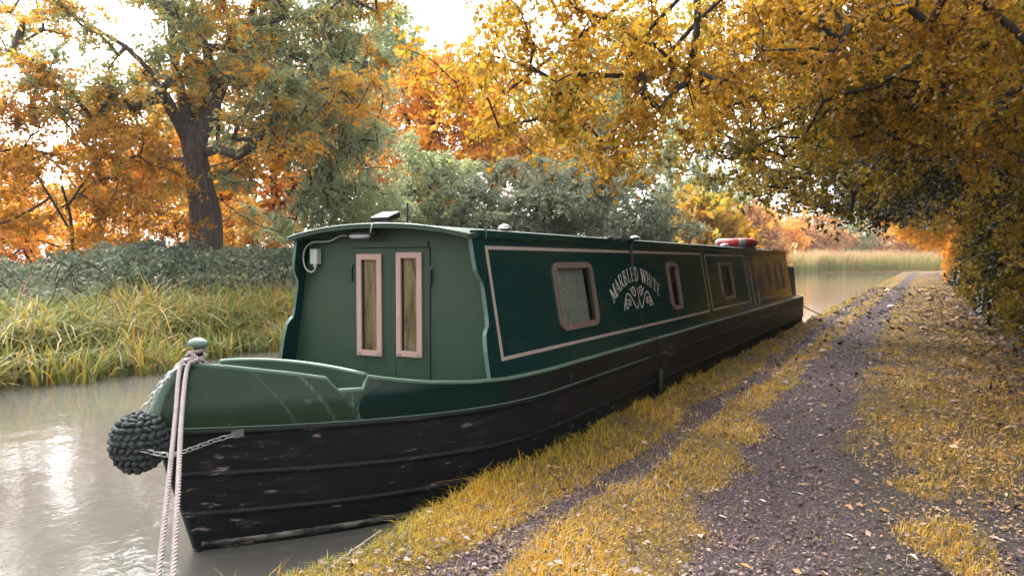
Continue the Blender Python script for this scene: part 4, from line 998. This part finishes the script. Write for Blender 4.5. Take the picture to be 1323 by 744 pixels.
# low bramble hedge behind the reeds
bt = thing('bramble_hedge', tuple(gbase(180, 15.5)), 'low grey green bramble hedge running behind the reeds', 'hedge')
NB = 80000
yy = rng.uniform(-10, 32, NB); back = rng.uniform(0, 1, NB) ** 1.3; xx = xfar(yy) - 2.9 - 3.6 * back
top = 1.02 + .36 * sstep(0, .55, back) + .26 * noise3(np.stack([xx, yy, 0 * xx], 1), .7) + .14 * noise3(np.stack([xx, yy, 0 * xx], 1), 2.6)
zz = gz(xx, yy) + top * (1 - rng.uniform(0, 1, NB) ** 2.0 * .9)
P = np.stack([xx, yy, zz], 1); tn_ = np.clip(.45 + .28 * noise3(P, 1.3) + rng.normal(size=len(P)) * .18, 0, 1)
V, F, ft = leaves(P, .108, tn_, .2, aspect=.65); tag(part('foliage', (V, F), M['bramble'], bt, tint=ft), kind='stuff')
mb = MB()
for k in range(260):
    y = rng.uniform(-12, 32); x = float(xfar(y)) - 2.6 - 3.5 * rng.uniform(); z = float(gz(x, y)); a = rng.uniform(0, 6.28); r_ = rng.uniform(.4, .9)
    mb.tube(spline([(x, y, z - .03), (x + r_ * .3 * math.cos(a), y + r_ * .3 * math.sin(a), z + .9), (x + r_ * .8 * math.cos(a), y + r_ * .8 * math.sin(a), z + 1.2), (x + r_ * 1.3 * math.cos(a), y + r_ * 1.3 * math.sin(a), z + .8)], 6), .009, 4)
tag(part('stems', mb.vf(), M['dbark'], bt), kind='stuff')

# reed beds: arching strap blades
def blades(base, h, w, lean, az, tint, segs=4, droop=1.0):
    n_ = len(base); dirv = np.stack([np.cos(az), np.sin(az), np.zeros(n_)], 1); side = np.stack([-np.sin(az), np.cos(az), np.zeros(n_)], 1)
    V = []
    for k in range(segs + 1):
        t_ = k / segs; c_ = base + dirv * (lean * h * t_ ** 2)[:, None] ; c_ = c_ + np.array([0, 0, 1]) * (h * (t_ - droop * .42 * lean * t_ ** 3))[:, None]
        ww = w * (1 - t_ ** 1.8 * .97) * .5; V += [c_ - side * ww[:, None], c_ + side * ww[:, None]]
    V = np.stack(V, 1).reshape(-1, 3); b_ = np.arange(n_)[:, None] * (2 * (segs + 1))
    F = np.concatenate([b_ + np.array([2*k, 2*k+1, 2*k+3, 2*k+2]) for k in range(segs)], 1).reshape(-1, 4)
    return V, F, np.repeat(tint, segs)
n_ = 15000
yy = rng.uniform(-6, 26, n_); yy[:7000] = rng.uniform(0, 12, 7000); back = rng.uniform(-.15, 1, n_) ** 1.0
xx = xfar(yy) + .35 - 3.0 * back + .25 * np.sin(yy * 2.3) + .2 * np.sin(yy * 5.1); cl = noise3(np.stack([xx, yy, 0 * xx], 1), 1.6)
hh_ = rng.uniform(.38, .86, n_) * (1 + .34 * cl) * (.82 + .28 * np.clip(back * 2, 0, 1)); base = np.stack([xx, yy, np.maximum(gz(xx, yy), -.05) - .02], 1)
tn_ = np.clip(.36 + .3 * cl + rng.normal(size=n_) * .28 - .12 * (back > .5), 0, 1)
V, F, ft = blades(base, hh_ * 1.15, rng.uniform(.016, .05, n_), rng.uniform(.2, 2.1, n_) * np.where(back < .12, .6, 1), rng.uniform(0, 6.28, n_), tn_, 5)
tag(solo('reeds', (V, F), M['reed'], tint=ft), 'yellow green arching reeds along the far water edge', 'reeds', kind='stuff')
n_ = 16000
yy = np.concatenate([rng.uniform(26, 100, 6000), rng.uniform(95, 134, 10000)]); back = rng.uniform(-.05, 1, n_); xx = xfar(yy) - 4.2 * back * np.where(yy > 95, 2.2, 1)
yy2 = yy + np.where(yy > 105, rng.uniform(0, 8, n_), 0); xx = np.where(yy > 105, xfar(yy) - 1.5 * back, xx)
base = np.stack([xx, yy2, np.maximum(gz(xx, yy2), 0) - .02], 1); hh_ = rng.uniform(2.0, 3.3, n_) * np.where(yy < 60, .5, 1.0)
V, F, ft = blades(base, hh_, rng.uniform(.05, .12, n_), rng.uniform(.05, .45, n_), rng.uniform(0, 6.28, n_), np.clip(rng.uniform(.22, .72, n_), 0, 1), 3)
ft = ft.reshape(-1, 3) + np.array([-.05, .12, .5]); tag(solo('far_reeds', (V, F), M['far_reed'], tint=np.clip(ft, 0, 1).ravel()), 'tall feathery pinkish reeds along the distant bend', 'reeds', kind='stuff')

# ------------------------------------------------------------------ trees of the towpath hedge, arching over the path
def gpt(x, y): return np.array([x, y, float(gz(x, y)) - .06])
HG = 'trees arching over the towpath'
# nearest: its branches hang over the boat
b_ = gpt(2.9, 4.6)
limbs = [[(2.75, 4.7, 2.2), (1.6, 5.2, 3.6), (.2, 5.6, 4.3), (-1.2, 5.8, 4.1), (-2.4, 5.8, 3.5), (-3.2, 5.6, 2.95)],
         [(2.75, 4.7, 2.4), (1.4, 6.0, 4.0), (-.2, 6.8, 4.6), (-1.6, 7.2, 4.1), (-2.6, 7.4, 3.3), (-3.0, 7.4, 2.7)],
         [(-.2, 6.8, 4.6), (-1.3, 6.3, 4.1), (-2.1, 6.2, 3.5), (-2.5, 6.2, 3.0)], [(2.7, 4.8, 2.6), (1.0, 7.6, 3.9), (-.6, 8.4, 4.1), (-1.4, 8.8, 3.4)]]
Cn = ell_pts(470, [(-3.0, 5.3, 3.2, 1.0, .9, .75), (-2.6, 5.7, 2.95, .8, .8, .7), (-1.7, 6.1, 3.45, 1.3, 1.0, .85), (-2.7, 7.3, 3.3, 1.2, .9, .85), (-.6, 7.0, 3.7, 1.4, 1.2, .75), (-.4, 9.0, 3.7, 1.4, 1.2, 1.0), (-1.7, 8.8, 3.7, 1.2, 1.0, 1.1), (.75, 8.2, 3.1, .8, 1.2, 1.1), (.5, 6.4, 3.6, .7, 1.0, .8)], .36, 1.7, .1)
nt1, EN = tree('field_maple', 'near field maple whose amber branches hang over the boat from the hedge', 'tree', b_, [b_, (2.85, 4.65, 1.0), (2.75, 4.7, 2.4)], limbs, Cn, M['amber'], M['dbark'], .047, 115, .15, .16, .0042, HG, step=.28, droop=.7, aspect=.72, rmax=.03, zsq=1.0)
# the leaves of it that show largest, one by one
lv = np.array([(0, -.5, 0), (.20, -.33, .03), (.36, -.05, .05), (.22, .12, .04), (.12, .22, .02), (0, .55, 0), (-.12, .22, .02), (-.22, .12, .04), (-.36, -.05, .05), (-.20, -.33, .03)])
LM = []
for k, tv in enumerate((.35, .5, .65, .85)):
    LM.append(make_mesh('leaf', lv, [(0, 1, 2, 3, 4, 5), (0, 5, 6, 7, 8, 9)], M['amber'], tint=[tv, tv]))
near = EN[np.argsort(np.linalg.norm(EN - CAMP, axis=1))[:110]]
for k in range(220):
    p = near[k % 110] + rng.normal(size=3) * .12; s = rng.uniform(.05, .075)
    link('leaf', LM[k % 4], nt1, tuple(p - ORG[nt1.name]), tuple(rng.uniform(0, 6.28, 3)), (s, s, s))
cnt_ = {}
hedge = [(9.0, 2.7, 'gold', 'gold and olive tree leaning over the path beside the boat hatch', 1.0), (12.5, 2.6, 'gold', 'broad olive gold hedge tree hanging over the canal beyond the boat hatch', 1.0), (16.5, 2.5, 'shaded', 'tree with shade coloured leaves standing in the hedge over the path', 1.0),
  (21, 2.5, 'gold', None, 1), (26, 2.6, 'shaded', None, 1), (32, 2.5, 'gold', None, 1), (39, 2.4, 'amber', None, 1), (47, 2.5, 'amber', None, 1), (57, 2.4, 'orange', None, 1), (69, 2.6, 'orange', None, 1), (82, 3.2, 'orange', None, 1)]
for i, (y, x, mt, lab, s) in enumerate(hedge):
    b_ = gpt(x, y); far_ = y > 18
    zl = 2.75 if y < 14 else 2.95 if y < 30 else 3.2
    if y < 20:
        ells = [(.9, y, 3.9, 2.0, 2.2, 1.5), (-1.2, y + .5, 3.7, 1.6, 2.0, 1.35), (2.1, y, 3.2, .9, 2.2, 2.4), (-.2, y, 5.4, 2.6, 2.2, 1.2), (-.8, y, 2.8, .9, 1.5, .6)]
        if i == 1: ells += [(-2.3, 13.2, 3.7, 1.3, 1.6, 1.5), (-3.2, 12.0, 3.6, .9, 1.3, 1.1)]
        nc, per, lf, spd = 430, 100, .062 if y < 11 else .076, .25
    else:
        ells = [(.6, y, 4.3, 2.4, 3.0, 1.4), (2.4, y, 3.0, .8, 3.0, 2.4), (-1.2, y, 4.9, 1.8, 2.6, 1.2)]
        nc, per, lf, spd = (240, 70, .13, .33) if y < 40 else (150, 60, .22, .45)
    C = ell_pts(nc, ells, .2, 1.2, .1)
    limbs = [[(x - .05, y, 1.9), (x - .9, y + .2, 3.2), (x - 2.2, y + .3, 4.0), (x - 3.4, y + .5, 4.3)], [(x - .05, y, 2.1), (x - .3, y + .5, 3.6), (x - .9, y + .8, 5.0)]]
    cnt_[mt] = cnt_.get(mt, 0) + 1; ordn = ('first', 'second', 'third', 'fourth')[min(3, cnt_[mt] - 1)]
    lab = lab or {'gold': ordn + ' gold leaved hedge tree along the path, past the shade coloured tree', 'shaded': 'second hedge tree with shade coloured leaves deep in the leafy tunnel', 'amber': ordn + ' amber hedge tree along the path, deep in the leafy tunnel', 'orange': ordn + ' glowing orange hedge tree along the path, towards the far tunnel mouth'}[mt]
    tree('hedge_tree', lab, 'tree', b_, [b_, (x + .08, y + .05, 1.0), (x - .05, y, 2.1)], limbs, C, M[mt], M['dbark'], lf, per, spd, .15, .008, HG, step=.45, droop=.5, aspect=.65, rmax=.05)
# bushes added behind the hedge row to block light from the field side
for i, y in enumerate((6.5, 11, 15.5, 20.5, 27)):
    x = 4.2; b_ = gpt(x, y); C = ell_pts(110, [(x, y, 2.4, 1.0, 2.6, 2.2), (x, y, 4.4, 1.2, 2.6, 1.4)], .0, 1.0, .1)
    tree('light_block_bush', 'added tall dark bush blocking light behind the ' + ('nearest maple', 'leaning gold tree', 'shade coloured tree', 'first tunnel tree', 'deep tunnel shrubs')[i], 'bush', b_, [b_, (x, y, 1.0), (x, y, 2.4)], [], C, M['shaded'], M['dbark'], .2, 70, .38, .09, .01, 'added light blocking bushes behind the hedge', step=.7)
# hedge shrubs filling below the trees down to the verge
for i, (y, mt, lab) in enumerate([(8.2, 'gold', 'olive gold hedge shrub beside the verge, first along the path'), (10.4, 'shaded', 'dark leafy hedge shrub just past the first olive gold one'), (13.2, 'gold', 'olive brown hedge shrub crowding the verge'), (16.5, 'shaded', 'shade coloured hedge shrub on the verge'), (20, 'shaded', 'dark brown hedge shrub next to the shade coloured one'), (24.5, 'gold', 'olive gold hedge shrub in tunnel shade next to the dark brown one'), (30, 'shaded', 'dark hedge shrub in tunnel shade next to the first amber shrub'), (38, 'amber', 'amber hedge shrub next to the last dark shrub'), (49, 'orange', 'last orange hedge shrub before the tunnel mouth')]):
    x = 1.72 + .15 * math.sin(i * 2.1); b_ = gpt(x, y); w_ = 1.5 if y < 22 else 2.6
    C = ell_pts(240, [(x, y, 1.5, .62, w_, 1.35), (x + .3, y, 2.6, .7, w_, 1.2), (x - .25, y + .4, .85, .5, w_ * .8, .6)], .12, 1.4, .1)
    tree('hedge_shrub', lab, 'shrub', b_, [b_, (x, y, .7), (x + .05, y, 1.5)], [], C, M[mt], M['dbark'], .07 if y < 15 else .11, 74, .22, .06, .006, 'shrubs along the towpath hedge', step=.35, aspect=.65, droop=.5)

# ------------------------------------------------------------------ turf, litter and stones on the bank
def scatter(n_, dmin, dmax, p=1.0, a0=-70, a1=32):
    u = rng.uniform(0, 1, n_); d = dmin * (dmax / dmin) ** (u ** p); a = np.radians(rng.uniform(a0, a1, n_)); return d * np.sin(a), d * np.cos(a), d
x, y, d = scatter(520000, 1.6, 60, 1.1)
k = (x > xnear(y) - .05) & (x < 2.6) & (y > .6); x, y, d = x[k], y[k], d[k]
tf = turfness(x, y); pn = noise3(np.stack([x, y, 0 * x], 1), 3.1); edge = np.exp(-((x - xnear(y)) / .22) ** 2)
acc = rng.uniform(0, 1, len(x)) < np.clip(tf * np.where(x < xpath(y), .95 + .2 * pn, .72 + .45 * pn) + .015 + .25 * edge, 0, 1); x, y, d, pn, edge = x[acc], y[acc], d[acc], pn[acc], edge[acc]
n_ = len(x); base = np.stack([x, y, gz(x, y) - .004], 1); hh_ = rng.uniform(.016, .05, n_) * (1 + .5 * np.clip(pn, -1, 1)) * (1 + .8 * edge) * np.where(rng.uniform(0, 1, n_) < .04, 1.8, 1)
tn_ = np.clip(.57 + .22 * noise3(base, 1.1) + .14 * pn + rng.normal(size=n_) * .2 - .2 * edge - .1 * np.exp(-((x + 2.0) / .25) ** 2) - .1 * (x > 0), 0, 1)
V, F, ft = blades(base, hh_, .0032 * np.maximum(1, d / 3.5) * rng.uniform(.7, 1.4, n_), rng.uniform(.2, 1.4, n_), rng.uniform(0, 6.28, n_), tn_, 2)
tag(solo('grass', (V, F), M['grass'], tint=ft), 'short golden grass on the towpath bank', 'grass', kind='stuff'); print('grass', n_)
x, y, d = scatter(330000, 1.6, 40, 1.15); k = (x > xnear(y) + .06) & (x < 2.8) & (y > .6); x, y, d = x[k], y[k], d[k]
pr_ = .5 + .45 * sstep(-.4, .6, x) - .08 * turfness(x, y) * (x < 0); acc = rng.uniform(0, 1, len(x)) < pr_; x, y, d = x[acc], y[acc], d[acc]; n_ = len(x)
P = np.stack([x, y, gz(x, y) + rng.uniform(.004, .02, n_) + .018 * turfness(x, y) * rng.uniform(0, 1, n_)], 1)
V, F, ft = leaves(P, np.clip(rng.lognormal(math.log(.0125), .5, n_), .005, .04) * np.maximum(1, d / 4.2), np.where((x > -.35) & (y > 4) & (rng.uniform(0, 1, n_) < .5), rng.uniform(.86, .96, n_), np.clip(rng.beta(1.6, 2.0, n_) + .1 * noise3(P, 1.5), 0, 1)), 0, .15, .6, flat=.75)
tag(solo('leaf_litter', (V, F), M['litter'], tint=ft), 'brown and purple leaf litter over path and verge', 'leaf litter', kind='stuff'); print('litter', n_)
x, y, d = scatter(60000, 1.6, 16, 1.1); k = rng.uniform(0, 1, len(x)) < gravelness(x, y) * .8; x, y, d = x[k], y[k], d[k]; n_ = len(x)
oc = np.array([(1, 0, 0), (0, 1, 0), (-1, 0, 0), (0, -1, 0), (0, 0, .6), (0, 0, -.4)]); of = np.array([(0, 1, 4), (1, 2, 4), (2, 3, 4), (3, 0, 4), (1, 0, 5), (2, 1, 5), (3, 2, 5), (0, 3, 5)])
s_ = np.clip(rng.lognormal(math.log(.0055), .4, n_), .003, .016); V = (oc[None] * rng.uniform(.6, 1.3, (n_, 6, 1))) * s_[:, None, None]; a = rng.uniform(0, 6.28, n_)
ca, sa = np.cos(a)[:, None], np.sin(a)[:, None]; V = np.stack([V[..., 0] * ca - V[..., 1] * sa, V[..., 0] * sa + V[..., 1] * ca, V[..., 2]], -1) + np.stack([x, y, gz(x, y)], 1)[:, None]
F = (np.arange(n_)[:, None, None] * 6 + of[None]).reshape(-1, 3)
tag(solo('gravel', (V.reshape(-1, 3), F), M['pebble']), 'small grey stones on the worn wheel tracks', 'gravel', kind='stuff')
# pale curled leaves that stand out on the path
pl_ = make_mesh('fallen_leaf', np.array([(0, -.5, .02), (.16, -.25, .10), (.24, .05, .16), (.1, .35, .05), (0, .5, .12), (-.1, .35, .05), (-.24, .05, .16), (-.16, -.25, .10), (.02, -.95, .03)]), [(0, 1, 2, 3, 4), (0, 4, 5, 6, 7), (0, 8, 1)], M['pale_leaf'], tint=[.5] * 3)
def ray_ground(px, py):
    dv = at(px, py, 1) - CAMP; t_ = (.25 - EYE) / dv[2]; return CAMP + dv * t_
for k, (px, py) in enumerate([(1285, 697), (1155, 540), (1031, 632), (1240, 543), (930, 312 + 350), (1210, 660), (1095, 691), (1150, 675), (760, 700), (690, 600), (880, 600), (1000, 560), (1262, 600), (905, 690), (1180, 720), (1060, 560), (640, 680), (520, 715), (985, 640), (1120, 600), (1300, 640), (1075, 480), (1160, 420), (1010, 480)]):
    p = ray_ground(px, py); s = .05 * rng.uniform(.7, 1.2) * (1.25 if k in (0, 3) else 1)
    o = link('fallen_leaf', pl_, None, (p[0], p[1], float(gz(p[0], p[1])) + .006), (rng.uniform(-.2, .2), rng.uniform(-.2, .2), rng.uniform(0, 6.28)), (s, s, s))
    tag(o, 'pale curled fallen leaf lying on the towpath', 'leaf', 'pale fallen leaves on the towpath')
p0_ = ray_ground(425, 738); p1_ = ray_ground(492, 690); p0_[2] = .262; p1_[2] = .268
tag(solo('dry_stick', tube(spline([p0_, p0_ * .6 + p1_ * .4 + np.array([.01, .01, .012]), p1_], 10), np.linspace(.005, .003, len(spline([p0_, p0_ * .6 + p1_ * .4, p1_], 10))), 6), M['straw']), 'pale dry stick lying in the grass at the bank edge', 'stick')

# ------------------------------------------------------------------ thin autumn mist
m, n, out = new_mat('mist'); pv = n.nodes.new('ShaderNodeVolumePrincipled'); pv.inputs['Density'].default_value = .00035
pv.inputs['Color'].default_value = (.95, .95, .95, 1); pv.inputs['Anisotropy'].default_value = .3; n.links.new(pv.outputs[0], out.inputs['Volume'])
hz = solo('haze', MB().box(-760, 760, -75, 960, -2.2, 24).vf(), m); tag(hz, 'thin pale autumn mist over canal and trees', 'haze', kind='stuff')
